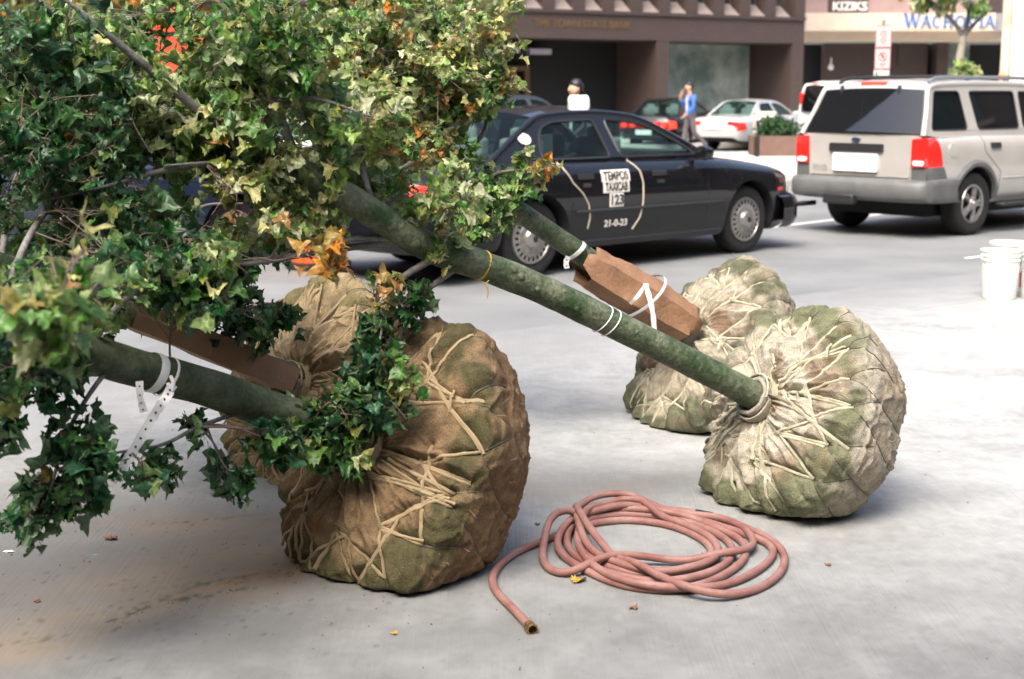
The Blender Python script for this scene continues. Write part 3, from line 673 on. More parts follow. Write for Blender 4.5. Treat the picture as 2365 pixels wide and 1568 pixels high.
MB().box((.0, -.02, 1.44), (.16, .3, .03)).build('lamp_foot', M['black_plastic'], c.e)
me = text_mesh('TAXI', .075, .001); me.transform(Matrix.Rotation(R(90), 4, 'Z') @ Matrix.Rotation(R(90), 4, 'X')); me.transform(Matrix.Translation((-.088, 0, .095)) @ Matrix.Rotation(math.pi, 4, 'Z')); me.materials.clear(); me.materials.append(mat('lamp_ink', (.45, .45, .42), .6)); o_ = link(bpy.data.objects.new('lamp_lettering', me), lp)
MB().tube([(.35, .38, .98), (.42, .38, .98)], .17, 16).build('steering_wheel', M['interior'], c.e)
MB().box((.75, 0, 1.0), (.35, 1.4, .1)).build('dashboard', M['interior'], c.e)
dsk = MB(); dsk.box((-.8, -.3, 1.13), (.26, .02, .2)); dsk.build('fare_card', M['clear_lens'], c.e)

# ------------------------------------------------------------------ the SUV
SUVS = dict(wb=2.89, wr=.362, arch=.435, track=.785, tw=.24, style='alloy', beltz=1.13, roofz=1.68, belty=.84, roofy=.70, taper=(.9, -9), crown=.004, rcrown=.05,
    top=[(-2.40, 1.15), (-1.2, 1.15), (.9, 1.12), (1.3, 1.10), (2.1, 1.02), (2.3, .9)], bot=[(-2.40, .44), (-2.0, .40), (-1, .36), (1, .36), (2.1, .34), (2.3, .45)],
    wid=[(-2.40, .85), (-2.36, .885), (-2.25, .91), (-1.5, .925), (1.2, .925), (1.9, .90), (2.2, .8), (2.3, .6)],
    contour=[(1.15, 1.10, 'w'), (.8, 1.33, 'w'), (.45, 1.58, 'w'), (.3, 1.66, 'r'), (.1, 1.71, 'r'), (-.5, 1.73, 'r'), (-1.3, 1.73, 'r'), (-1.9, 1.715, 'r'), (-2.10, 1.69, 'r'), (-2.17, 1.64, 'b'), (-2.26, 1.42, 'b'), (-2.395, 1.155, 'b')],
    windows=[[(-.32, 1.2), (.85, 1.2), (.78, 1.27), (.38, 1.56), (.25, 1.61), (-.32, 1.63)], [(-1.30, 1.2), (-.42, 1.2), (-.42, 1.63), (-1.38, 1.63)], [(-2.24, 1.2), (-1.52, 1.2), (-1.58, 1.63), (-2.08, 1.63)]],
    glass=M['dark_glass'], trimr=.010, seats=(.2, -.8))
gl, gr = G(1960, 520), G(2225, 542); ax = (gr - gl).normalized(); hs = Vector((-ax.y, ax.x, 0)); ths = math.atan2(hs.y, hs.x)
sc0 = (gl + gr) / 2 + hs * (2.89 / 2)
c = suv = Car('suv', 'champagne coloured SUV with grey bumper and roof rack, seen from behind at the right', 'suv', sc0, ths, SUVS, M['suv_paint'])
xr = -2.415
bpth = [(-1.86, -.95), (-2.2, -.955), (-2.38, -.94), (-2.50, -.86), (-2.56, -.6), (-2.58, 0), (-2.56, .6), (-2.50, .86), (-2.38, .94), (-2.2, .955), (-1.86, .95)]
bpth = [tuple(p) for p in catmull([(a, b, 0) for a, b in bpth], 4)]
bmp = MB(); bmp.grid([[(p[0] * k, p[1] * (k if abs(p[1]) < .9 else 1 - (1-k)*.3), z) for k, z in ((.93, .40), (.985, .42), (1.0, .47), (1.0, .60), (.985, .65), (.94, .665), (.90, .67))] for p in bpth]); bmp.build('bumper', M['grey_plastic'], c.e, angle=50)
for sg in (-1, 1):
    q = [(-1.98, .66), (-2.34, .66), (-2.36, .80), (-2.22, .79)]
    c.spatch('bumper_corner', [(-2.02, .64), (-2.36, .64), (-2.37, .80), (-2.12, .80)], M['grey_plastic'], sg=sg, off=.012)
    tl = c.spatch('tail_lamp', [(-2.14, .80), (-2.37, .80), (-2.38, 1.11), (-2.20, 1.12)], M['red_lens'], sg=sg, off=.012)
    s1 = sorted((sg * .70, sg * .885))
    c.rpatch('bumper_corner', [(s1[0], .64), (s1[1], .64), (s1[1], .80), (s1[0], .80)], xr - .01, M['grey_plastic'])
    t2 = c.rpatch('tail_lamp', [(s1[0], .80), (s1[1], .80), (s1[1], 1.11), (s1[0] + (.02 if sg < 0 else 0), 1.12)], xr - .03, M['red_lens'], th=.06)
    c.rpatch('reverse_lamp', [(s1[0] + .02, .82), (s1[1] - .03, .82), (s1[1] - .03, .875), (s1[0] + .02, .875)], xr - .045, M['clear_lens'], par=t2)
tg = c.rpatch('tailgate', [(-.685, .68), (.685, .68), (.70, 1.13), (-.70, 1.13)], xr - .012, M['suv_paint'], rnd=.03)
c.rpatch('handle_recess', [(-.33, .95), (.40, .95), (.40, 1.045), (-.33, 1.045)], xr - .03, M['black_plastic'], par=tg)
np_ = c.rpatch('number_plate', [(-.27, .73), (.34, .73), (.34, .935), (-.27, .935)], xr - .035, M['plate'], par=tg)
c.rpatch('badge', [(.04 + .055*math.cos(t), 1.09 + .022*math.sin(t)) for t in np.linspace(0, 2*math.pi, 14, endpoint=False)], xr - .022, mat('badge_blue', (.02, .04, .09), .3), par=tg, rnd=.002)
me = text_mesh('EXPLORER', .045, .001)
me.transform(Matrix.Translation((xr - .03, .52, .775)) @ Matrix(((0, 0, -1, 0), (-1, 0, 0, 0), (0, 1, 0, 0), (0, 0, 0, 1)))); me.materials.clear(); me.materials.append(M['chrome']); link(bpy.data.objects.new('model_lettering', me), tg)
MB().box((-2.12, .02, 1.715), (.10, .34, .045)).build('brake_light', M['red_lit'], c.e, bevel=.01)
for y in (-.36, .42): MB().box((-2.2, y, 1.64), (.05, .03, .11)).build('window_hinge', M['black_plastic'], c.e, bevel=.01)
MB().box((-2.58, .12, .42), (.10, .42, .12)).build('tow_hitch', M['black_plastic'], c.e, bevel=.02)
MB().tube([(-2.3, .68, .33), (-2.62, .74, .32)], .03, 10).build('exhaust_pipe', M['black_plastic'], c.e)
MB().box((-1.445, 0, .36), (.16, 1.3, .14)).build('rear_axle', M['black_plastic'], c.e, bevel=.04)
for sg in (-1, 1):
    rk = MB(); pts = catmull([(-2.0, sg*.60, 1.725), (-1.85, sg*.60, 1.775), (-1.2, sg*.60, 1.785), (0, sg*.60, 1.785), (.2, sg*.60, 1.74)], 5); rk.tube(pts, .022, 8)
    for x in (-1.2, -.4): rk.box((x, sg*.60, 1.755), (.08, .04, .06))
    rk.build('roof_rail', M['black_plastic'] if sg > 0 else mat('rail_grey', (.25, .27, .3), .35, .5), c.e)
for x in (-1.5, -.3): MB().tube([(x, -.6, 1.80), (x, .6, 1.80)], .016, 8).build('cross_bar', M['black_plastic'], c.e)
for sg in (-1, 1):
    for xc in (-1.445, 1.445):
        pts = [(xc + .47*math.cos(t), .362 + .47*math.sin(t)) for t in np.linspace(R(8), R(172), 16)]
        fl = MB(); fl.grid([[(x + dx_*math.cos(tt), sg*(c.yside(x, z) + o_), z + dx_*math.sin(tt)) for dx_, o_ in ((-.045, -.02), (-.04, .025), (0, .03), (.035, .0))] for (x, z), tt in zip(pts, np.linspace(R(8), R(172), 16))]); fl.build('arch_flare', M['grey_plastic'], c.e)
    c.line('door_seam', [(-.37, 1.14), (-.37, .42)], .004, M['void'], sg=sg); c.line('door_seam', [(-1.30, 1.14), (-1.28, .95), (-.95, .72), (-.95, .42)], .004, M['void'], sg=sg); c.line('side_crease', [(-.9, .64), (.9, .64)], .012, M['suv_paint'], sg=sg)
    for hx in (-1.16, -.2): c.spatch('door_handle', [(hx, .99), (hx + .2, .99), (hx + .2, 1.05), (hx, 1.05)], M['black_plastic'], sg=sg, off=.02)
    MB().box((0, sg*.93, .33), (1.9, .12, .05)).build('running_board', M['black_plastic'], c.e, bevel=.02)
    MB().box((.62, sg*1.02, 1.22), (.14, .2, .18)).build('door_mirror', M['black_plastic'], c.e, bevel=.03)
c.spatch('fuel_door', [(-1.92 + .09*math.cos(t), .98 + .085*math.sin(t)) for t in np.linspace(0, 2*math.pi, 16, endpoint=False)], M['suv_paint'], off=.006, rnd=.002)
for sg in (-1, 1): c.line('window_lining', [(-2.2, 1.165), (.8, 1.16)], .008, M['chrome'], sg=sg, off=-.05)

# ------------------------------------------------------------------ parked and passing cars
import copy
S2 = copy.deepcopy({k: v for k, v in SED.items() if k != 'glass'}); S2['glass'] = M['glass']
def scaled(kx, kz, ky=1.0, **kw):
    d = dict(SED); d['wb'] = SED['wb'] * kx
    for k in ('top', 'bot'): d[k] = [(a * kx, b * kz) for a, b in SED[k]]
    d['wid'] = [(a * kx, b * ky) for a, b in SED['wid']]; d['contour'] = [(a * kx, b * kz, t) for a, b, t in SED['contour']]
    d['windows'] = [[(a * kx, b * kz) for a, b in wn] for wn in SED['windows']]; d['beltz'] *= kz; d['roofz'] *= kz; d['belty'] *= ky; d['roofy'] *= ky; d['track'] *= ky
    d['arch'] = .37; d['wr'] = .32; d['taper'] = (.75*kx, -1.35*kx); d.update(kw); return d
def lamps(c, lm=None, amber=False):
    sp = c.s; xe = sp['wid'][0][0]; zt = c.zt(xe + .1)
    for sg in (-1, 1):
        c.spatch('tail_lamp', [(xe + .06, zt - .30), (xe + .38, zt - .26), (xe + .34, zt - .08), (xe + .08, zt - .06)], lm or M['red_lens'], sg=sg, off=.012)
        c.spatch('head_lamp', [(-xe - .62, .62), (-xe - .46, .62), (-xe - .46, .72), (-xe - .62, .74)], M['clear_lens'], sg=sg, off=.012)
        c.line('door_seam', [(-.33, c.zt(-.3) - .02), (-.33, .3)], .005, M['void'], sg=sg)
        MB().box((.62, sg * (c.s['belty'] + .12), c.s['beltz'] + .08), (.1, .18, .13)).build('door_mirror', c.p, c.e, bevel=.03)
    return c
def place(px, py, rz): g = G(px, py); return (g.x, g.y, 0), R(rz)
# silver sedan by the planter
l_, r_ = place(1748, 343, 50); cs = lamps(Car('parked_car', 'silver sedan parked behind the stone planter', 'car', l_, r_, scaled(.86, .98, .93), M['silver_paint']), M['red_lens'])
xe = cs.s['wid'][0][0]; cs.rpatch('number_plate', [(-.25, .62), (.25, .62), (.25, .76), (-.25, .76)], xe - .03, M['plate'])
for y in (-.6, .6): cs.rpatch('tail_lamp', sorted([(y - .16, .68), (y + .16, .68)]) + [(y + .16, .84), (y - .16, .84)], xe + .01, M['red_lens'], th=.1)
# dark sedan with its brake lights on
l_, r_ = place(1560, 338, 62); cd = lamps(Car('waiting_car', 'dark sedan with a full-width row of lit red tail lamps, beside the walking man', 'car', l_, r_, scaled(.9, 1.0, .95), M['black_paint']), M['red_lit'])
xe = cd.s['wid'][0][0]; bar = cd.rpatch('lamp_bar', [(-.74, .60), (.74, .60), (.74, .79), (-.74, .79)], xe - .02, mat('dark_red_lens', (.28, .012, .01), .2, coat=1))
for y in (-.62, -.36, .36, .62): cd.rpatch('brake_light', [(y + .09*math.cos(t), .70 + .075*math.sin(t)) for t in np.linspace(0, 2*math.pi, 12, endpoint=False)], xe - .035, M['red_lit'], par=bar, rnd=.002)
cd.rpatch('number_plate', [(-.25, .42), (.25, .42), (.25, .56), (-.25, .56)], xe - .03, M['plate'])
# two dark cars beyond the taxi
l_, r_ = (G(1120, 497).x, G(1120, 497).y, 0), th_t
lamps(Car('passing_car', 'black car in the next lane, its roof showing just above the taxi', 'car', l_, r_, scaled(.95, 1.0, .97), M['black_paint']))
l_ = (G(1195, 372).x, G(1195, 372).y, 0)
lamps(Car('parked_car', 'dark grey car further back with light on its windscreen, left of the taxi roof lamp', 'car', l_, th_t + R(8), scaled(.9, 1.08, .95), mat('grey_paint', (.05, .055, .06), .3, coat=1)))
# cars beyond the fallen crowns
l_ = (G(130, 620).x, G(130, 620).y, 0)
lamps(Car('waiting_car', 'dark blue car seen in scraps through the leaves at the far left', 'car', l_, th_t - R(4), scaled(.95, 1, .97), mat('navy_paint', (.015, .025, .05), .15, coat=1)))
l_ = (G(560, 505).x, G(560, 505).y, 0)
lamps(Car('waiting_car', 'white car seen in scraps through the middle of the leaves', 'car', l_, th_t - R(4), scaled(.95, 1.04, .97), M['white_paint']))
# white van at the kerb behind the SUV
VAN = dict(SUVS); VAN.update(roofz=2.02, beltz=1.25, roofy=.78, rcrown=.08, glass=mat('black_glass', (.006, .007, .008), .08, coat=1), style='hubcap',
    top=[(-2.6, 1.27), (.9, 1.24), (1.3, 1.15), (2.1, 1.0), (2.3, .9)], bot=[(-2.6, .44), (-2, .4), (1, .36), (2.1, .34), (2.3, .45)],
    wid=[(-2.6, .87), (-2.55, .93), (-2.4, .95), (1.2, .95), (1.9, .92), (2.2, .8), (2.3, .6)],
    contour=[(1.4, 1.2, 'w'), (.95, 1.6, 'w'), (.6, 1.95, 'w'), (.45, 2.05, 'r'), (0, 2.09, 'r'), (-1.5, 2.09, 'r'), (-2.3, 2.07, 'r'), (-2.46, 2.0, 'b'), (-2.54, 1.7, 'b'), (-2.58, 1.24, 'b')],
    windows=[[(-.2, 1.32), (1.0, 1.32), (.6, 1.88), (-.2, 1.9)], [(-1.3, 1.32), (-.35, 1.32), (-.35, 1.9), (-1.3, 1.9)], [(-2.46, 1.32), (-1.5, 1.32), (-1.5, 1.9), (-2.38, 1.9)]])
g = P(2058, 217, 38.5); vn = Car('van', 'white passenger van with black windows, half hidden behind the SUV', 'van', (g.x, g.y, 0), R(14), VAN, M['white_paint'])
vn.e.scale = (.9, .9, .9)
for sg in (-1, 1): vn.spatch('tail_lamp', [(-2.56, .9), (-2.40, .9), (-2.40, 1.2), (-2.56, 1.2)], M['red_lens'], sg=sg, off=.012)
MB().box((-2.46, 0, 2.07), (.08, .3, .05)).build('brake_light', M['red_lens'], vn.e, bevel=.01)
for y in (-.78, .78): MB().box((-2.57, y, 1.65), (.06, .1, .35)).build('tail_lamp', M['red_lens'], vn.e, bevel=.02)

# ------------------------------------------------------------------ box truck at the right edge
tk = empty('box_truck', (0, 0, 0), label='white box truck with a red stripe, cut by the right edge of the view', cat='truck')
g = P(2304, 217, 25.0); tk.location = (g.x, g.y, 0); tk.rotation_euler = (0, 0, R(-21))
b = MB(); b.box((3.06, 1.1, 2.75), (5.8, 2.2, 2.1)); b.build('cargo_box', M['white_paint'], tk, bevel=.04)
b = MB(); b.box((3.06, -.006, 1.76), (5.8, .02, .07)); b.build('stripe', mat('red_stripe', (.7, .04, .03), .5), tk, smooth=False)
b = MB(); b.box((3.3, 1.1, 1.3), (5.6, 1.8, .8)); b.build('chassis', M['black_plastic'], tk, bevel=.03)
b = MB(); b.box((.08, .12, 2.7), (.15, .26, 2.2)); b.build('corner_post', mat('cream_post', (.7, .64, .52), .6, c2=(.5, .38, .26), scale=3), tk, bevel=.03)
b = MB(); b.box((.06, -.03, 1.84), (.12, .1, .26)); b.build('marker_lamp', M['amber_lens'], tk, bevel=.02)
b = MB(); b.box((7.1, 1.1, 1.6), (1.8, 2.0, 2.0)); b.build('cab', M['white_paint'], tk, bevel=.15)
for x in (1.4, 7.2):
    for y in (.15, 2.05): wheel(tk, x, y, .48, .28, 'hubcap', -1 if y < 1 else 1)

# ------------------------------------------------------------------ balled and burlapped trees lying on the slab
def mat_leaf(name):
    m = bpy.data.materials.new(name); m.use_nodes = True; nt = m.node_tree; b = nt.nodes['Principled BSDF']; o = nt.nodes['Material Output']
    a = _n(nt, 'ShaderNodeVertexColor', layer_name='Col'); ge = _n(nt, 'ShaderNodeNewGeometry')
    hs_ = _n(nt, 'ShaderNodeMix', data_type='RGBA'); hs_.inputs[7].default_value = (.30, .42, .24, 1)          # paler underside
    mr = _n(nt, 'ShaderNodeMath', operation='MULTIPLY'); mr.inputs[1].default_value = .3
    nt.links.new(ge.outputs['Backfacing'], mr.inputs[0]); nt.links.new(mr.outputs[0], hs_.inputs[0]); nt.links.new(a.outputs[0], hs_.inputs[6])
    tc = _n(nt, 'ShaderNodeTexCoord'); nz = _n(nt, 'ShaderNodeTexNoise'); nz.inputs['Scale'].default_value = 90; nt.links.new(tc.outputs['Object'], nz.inputs['Vector'])
    mp = _n(nt, 'ShaderNodeMapRange'); mp.inputs[1].default_value = .3; mp.inputs[2].default_value = .7; mp.inputs[3].default_value = .72; mp.inputs[4].default_value = 1.25; nt.links.new(nz.outputs[0], mp.inputs[0])
    mx = _n(nt, 'ShaderNodeMix', data_type='RGBA', blend_type='MULTIPLY'); mx.inputs[0].default_value = 1; nt.links.new(hs_.outputs[2], mx.inputs[6]); nt.links.new(mp.outputs[0], mx.inputs[7])
    nt.links.new(mx.outputs[2], b.inputs['Base Color']); b.inputs['Roughness'].default_value = .36; b.inputs['Specular IOR Level'].default_value = .5
    bp = _n(nt, 'ShaderNodeBump'); bp.inputs['Strength'].default_value = .35; bp.inputs['Distance'].default_value = .004; nt.links.new(nz.outputs[0], bp.inputs['Height']); nt.links.new(bp.outputs[0], b.inputs['Normal'])
    t = _n(nt, 'ShaderNodeBsdfTranslucent'); nt.links.new(mx.outputs[2], t.inputs[0]); ms = _n(nt, 'ShaderNodeMixShader'); ms.inputs[0].default_value = .35
    nt.links.new(b.outputs[0], ms.inputs[1]); nt.links.new(t.outputs[0], ms.inputs[2]); nt.links.new(ms.outputs[0], o.inputs[0]); return m
M['leaf'] = mat_leaf('leaf')
M['burlap'] = mat('burlap', (.78, .78, .78), .92, c2=(1.2, 1.17, 1.1), scale=26, bump=.6, bscale=170, fine=.32, attr='Col', spec=.15)
M['rope_pale'] = mat('pale_rope', (.52, .49, .38), .85, c2=(.34, .33, .22), scale=25, bump=.5, bscale=260)
M['rope_brown'] = mat('brown_rope', (.32, .25, .15), .85, c2=(.34, .26, .15), scale=25, bump=.5, bscale=260)
M['bark_green'] = mat('mossy_bark', (.022, .055, .014), .7, c2=(.15, .17, .11), scale=11, bump=.9, bscale=50, fine=.3, detail=6)
M['bark_dark'] = mat('dark_bark', (.020, .038, .012), .7, c2=(.09, .105, .06), scale=9, bump=.5, bscale=50, fine=.3, detail=6)
M['bark_grey'] = mat('grey_bark', (.10, .095, .085), .7, c2=(.22, .21, .2), scale=14, bump=.4, bscale=60, fine=.2, detail=5)
M['twig'] = mat('twig_bark', (.12, .08, .06), .7, c2=(.2, .15, .12), scale=20)

def ridge(t): return 1 - np.abs(t)
def vn1(x, y=0, z=0): return vnoise(np.stack([x + 0*y, y + 0*x, np.full_like(x + 0*y, z)], -1))

def root_ball(par, O, a, Rm, depth, seed, tones, rope_m, collar=True, squash=(1, 1), rolls=0.0, nA=7, lobes=17, fold=1.0, rim_soft=.42, corners=8, angular=.7, extra=5):
    """O centre of the trunk-side face, a = unit vector along the trunk. World space result."""
    rng = np.random.RandomState(seed); a = Vector(a).normalized(); e1 = a.cross(Vector((0, 0, 1))).normalized(); e2 = e1.cross(a).normalized()
    prof = np.array([(.155, -.20), (.16, -.12), (.19, -.09), (.30, -.06), (.50, -.03), (.72, .025), (.88, .07), (.97, .14), (1.0, .26), (.98, .42), (.93, .62), (.84, .82), (.68, .95), (.4, 1.02), (.0, 1.04)])
    pr = prof[:, 0] * Rm; pd = np.where(prof[:, 1] < 0, prof[:, 1] * .45, prof[:, 1] * depth)
    L = np.concatenate([[0], np.cumsum(np.hypot(np.diff(pr), np.diff(pd)))]); 
    nt_, ns = 460, 210
    sv = np.linspace(0, L[-1], ns)
    def sm(y): 
        f = np.interp(np.linspace(0, L[-1], 400), L, y); k = np.ones(15) / 15; g = np.convolve(np.pad(f, 7, 'edge'), k, 'valid'); return np.interp(sv, np.linspace(0, L[-1], 400), g)
    rr, dd = sm(pr), sm(pd); rr[-1] = 0
    th = np.linspace(0, 2*np.pi, nt_, endpoint=False); T, SS = np.meshgrid(th, sv, indexing='ij')
    RR, DD = np.interp(SS, sv, rr), np.interp(SS, sv, dd)
    s_rim = L[7]; s_col = L[2]
    cosT, sinT = np.cos(T), np.sin(T); rough = fbm(np.stack([cosT * 1.3, sinT * 1.3, SS * 2 + seed], -1), 3)
    cut = np.sort((np.arange(corners) + rng.uniform(-.28, .28, corners)) / corners * 2*np.pi); nxt = np.append(cut[1:], cut[0] + 2*np.pi)
    tt = np.mod(th - cut[0], 2*np.pi) + cut[0]; ix = np.clip(np.searchsorted(cut, tt, 'right') - 1, 0, corners - 1); hw = (nxt[ix] - cut[ix]) / 2; mdl = cut[ix] + hw
    pg = np.cos(hw) / np.cos(np.clip(tt - mdl, -hw, hw)); kk = np.ones(13) / 13; pg = np.convolve(np.pad(pg, 6, 'wrap'), kk, 'valid'); pg = pg / pg.mean()
    pgm = np.clip((SS / s_rim - .45) / .5, 0, 1) * np.clip((2.2 - SS / s_rim) / .8, 0, 1)
    RRw = RR * (1 + .06 * rough * np.clip(SS / s_rim, 0, 1)) * (1 + angular * (pg[:, None] - 1) * pgm)
    A_, E1, E2 = np.array(a), np.array(e1) * squash[0], np.array(e2) * squash[1]
    base = np.array(O)[None, None] + RRw[..., None] * (cosT[..., None] * E1 + sinT[..., None] * E2) - DD[..., None] * A_
    # rope network in face coordinates q = s*(cos,sin)
    segs = []; wires = []; rim = s_rim
    A = [(rim * .50 * rng.uniform(.85, 1.2), 2*np.pi*(k + rng.uniform(-.2, .2)) / nA) for k in range(nA)]
    nB = nA * 2; B = [(rim * rng.uniform(.80, 1.0), 2*np.pi*(k + .5 + rng.uniform(-.2, .2)) / nB) for k in range(nB)]
    q = lambda p: np.array([p[0] * math.cos(p[1]), p[0] * math.sin(p[1])])
    for k in range(nA):
        segs.append(((s_col * 1.2, A[k][1] + rng.uniform(-.25, .25)), A[k])); segs.append((A[k], B[(2*k) % nB])); segs.append((A[k], B[(2*k - 1) % nB]))
        if rng.rand() < .75: segs.append((B[(2*k) % nB], A[(k+1) % nA]))
        if rng.rand() < .5: segs.append((B[(2*k + 1) % nB], (A[k][0] * 1.1, A[k][1] - .2)))
    for k in range(extra):
        t0 = rng.uniform(0, 2*np.pi); segs.append(((s_col * rng.uniform(1.2, 2), t0), (rim * rng.uniform(.9, 1.08), t0 + rng.uniform(-.7, .7))))
    for k in range(nB):
        t0 = B[k][1]; dw = .16
        wires.append((B[k], (rim * 1.28, t0 + dw))); wires.append((B[k], (rim * 1.28, t0 - dw)))
        wires.append(((rim * 1.28, t0 + dw), (rim * 1.75, B[(k+1) % nB][1] - .02)))
    Q = np.stack([SS * cosT, SS * sinT], -1)
    def segd(lst):
        dmin = np.full(SS.shape, 9.)
        for p, r_ in lst:
            a0, b0 = q(p), q(r_); ab = b0 - a0; t = np.clip(((Q - a0) @ ab) / (ab @ ab), 0, 1); dist = np.hypot(*(np.moveaxis(Q - a0 - t[..., None] * ab, -1, 0))); dmin = np.minimum(dmin, dist)
        return dmin
    dr = segd(segs); dw_ = segd(wires)
    x = SS / s_rim; tn = T / (2*np.pi)
    fmask = np.clip((x - .12) / .1, 0, 1) * np.clip((1.15 - x) / .75, 0, 1) ** .8
    warp = .35 * fbm(np.stack([cosT * 2, sinT * 2, x * 2.2 + seed], -1), 3)
    patch = np.clip(.65 + .9 * fbm(np.stack([cosT * 1.6 + 9, sinT * 1.6, x * 1.2 + seed], -1), 2), .12, 1)
    f1 = ridge(vn1(np.mod(tn * 26 + warp * 3, 26), x * 1.1, seed)); f2 = ridge(vn1(np.mod(tn * 52 + warp * 5, 52), x * 1.7, seed + 5)); f3 = ridge(vn1(np.mod(tn * 110, 110), x * 3, seed + 8))
    # keep noise periodic by blending the seam
    bl_ = np.clip((T - (2*np.pi - .25)) / .25, 0, 1)
    def per(f): return f * (1 - bl_) + f[0:1] * bl_
    D = fold * fmask * patch * (.036 * per(f1) ** 3 + .022 * per(f2) ** 2.6 + .008 * per(f3) ** 2)
    cross = ridge(fbm(np.stack([cosT * SS * 9 + seed, sinT * SS * 9, DD * 9], -1), 3) * 2.1)
    D += .011 * np.clip(cross, 0, 1) ** 5 * np.clip(x / .4, 0, 1)
    ln = lobes; ph = th * 0 + rng.uniform(0, 6); lobe = np.abs(np.sin(.5 * ln * (T + .16 * np.sin(2*T + seed) + .10 * np.sin(3*T + 2*seed)))); lamp_ = .35 + .65 * np.clip(.5 - .7 * sinT + .5 * np.sin(2*T + seed), 0, 1)
    lm = np.exp(-((x - .98) / .34) ** 2)
    D += rim_soft * lm * (.052 * lobe ** .55 - .034) * lamp_
    D += .020 * (1 - np.exp(-(dr / .05) ** 2)) * np.clip((1.25 - x) / .3, 0, 1) * np.clip(x / .3, 0, 1) - .020 * np.exp(-(dr / .012) ** 2) - .008 * np.exp(-(dw_ / .012) ** 2) * (x > .7)
    D += .014 * fbm(np.stack([base[..., 0] * 4, base[..., 1] * 5, base[..., 2] * 5 + seed], -1), 4) + .0016 * fbm(base * 38, 3)
    D += .003 * np.clip(ridge(fbm(np.stack([cosT * SS * 16 + 3, sinT * SS * 16, DD * 16 + seed], -1), 4) * 2.4), 0, 1) ** 3 
    # drum: overlapping wrap edges
    D += .008 * (x > 1.12) * (ridge(vn1(np.mod(tn * 9 + x * .5, 9), x * .6, seed + 2)) ** 3)
    D *= np.clip((L[-1] - SS) / .1, 0, 1)
    du = np.roll(base, -1, 0) - np.roll(base, 1, 0); dv = np.gradient(base, axis=1)
    N = np.cross(du, dv); N /= np.linalg.norm(N, axis=-1, keepdims=True) + 1e-9
    cen = base.mean((0, 1)); sg = np.sign(((base - cen) * N).sum(-1).mean()); N *= sg
    Pw = base + N * D[..., None]
    low = Pw[..., 2]; k = np.clip((.05 - low) / .05, 0, None); Pw[..., 2] = np.where(low < .05, .012 + .038 * np.exp(-k * 1.2), low)
    # colours of the cloth itself
    n1 = fbm(Pw * 4 + seed, 4); n2 = fbm(Pw * 11 + 3 * seed, 4); n3 = fbm(Pw * 30, 3)
    t0, t1, moss, soil = [np.array(t) for t in tones]
    C = t0 + (t1 - t0) * np.clip(.5 + 1.1 * n1, 0, 1)[..., None]
    lowm = np.clip((.30 - (Pw[..., 2])) / .3, 0, 1)
    km = np.clip((np.exp(-((x - .95) / .3) ** 2) * .95 + lowm * .35 * (x < 1.3) + .9 * n2 + .35 * n1 - .62) * 2.6, 0, 1); C = C * (1 - km[..., None] * .8) + moss * km[..., None] * .8
    ks = np.clip((n1 * 1.2 - n2 * .8 - .28) * 3, 0, 1) * np.clip(fmask + .2, 0, 1); C = C * (1 - ks[..., None] * .75) + soil * ks[..., None] * .75
    kd = np.clip((x - 1.14) * 14, 0, 1); drumc = (t0 * .62 + soil * .38); C = C * (1 - kd[..., None] * .6) + drumc * kd[..., None] * .6
    C *= (1 + .16 * n3)[..., None]
    idx = np.arange(nt_ * ns).reshape(nt_, ns); nx = np.roll(idx, -1, 0)
    Fq = np.stack([idx[:, :-1], nx[:, :-1], nx[:, 1:], idx[:, 1:]], -1).reshape(-1, 4)
    if sg < 0: Fq = Fq[:, ::-1]
    off = np.array(par.location)
    ball = np_mesh('root_ball', (Pw - off).reshape(-1, 3), Fq, M['burlap'], par, color=np.clip(C, .01, 1).reshape(-1, 3))
    def surf(s_, t_, lift=.004):
        i = (t_ % (2*np.pi)) / (2*np.pi) * nt_; j = min(max(s_ / L[-1] * (ns - 1), 0), ns - 1.01); i0, j0 = int(i) % nt_, int(j); fi, fj = i - int(i), j - j0; i1 = (i0 + 1) % nt_
        p = (Pw[i0, j0] * (1-fi) + Pw[i1, j0] * fi) * (1-fj) + (Pw[i0, j0+1] * (1-fi) + Pw[i1, j0+1] * fi) * fj
        n_ = N[i0, j0]; return Vector(p - off) + Vector(n_) * lift
    def chord(p, r_, taut=.95, lift=.004, n=16):
        a0, b0 = q(p), q(r_); out = []
        for k in range(n + 1):
            m_ = a0 + (b0 - a0) * k / n; out.append(surf(math.hypot(*m_), math.atan2(m_[1], m_[0]), lift))
        A0, B0 = out[0].copy(), out[-1].copy()                       # a taut rope bridges hollows: never below the chord
        for k in range(1, n):
            c_ = A0.lerp(B0, k / n); nn = (out[k] - c_)
            nm = Vector(N[int((math.atan2(*(a0 + (b0-a0)*k/n)[::-1]) % (2*np.pi)) / (2*np.pi) * nt_) % nt_, min(ns-1, int(math.hypot(*(a0 + (b0-a0)*k/n)) / L[-1] * (ns-1)))])
            dpt = nn.dot(nm)
            if dpt < 0: out[k] = out[k] - nm * dpt * taut
        return out
    rp = MB(); knots = MB()
    for i_, (p, r_) in enumerate(segs):
        pts = chord(p, r_); rp.tube(pts, .0060 * rng.uniform(.85, 1.2), 6)
        if i_ % 2 == 0:
            p2 = (p[0] + .012, p[1] + .02 * rng.uniform(-1, 1)); r2 = (r_[0], r_[1] + .035 * rng.uniform(-1, 1)); rp.tube(chord(p2, r2), .0056, 6)
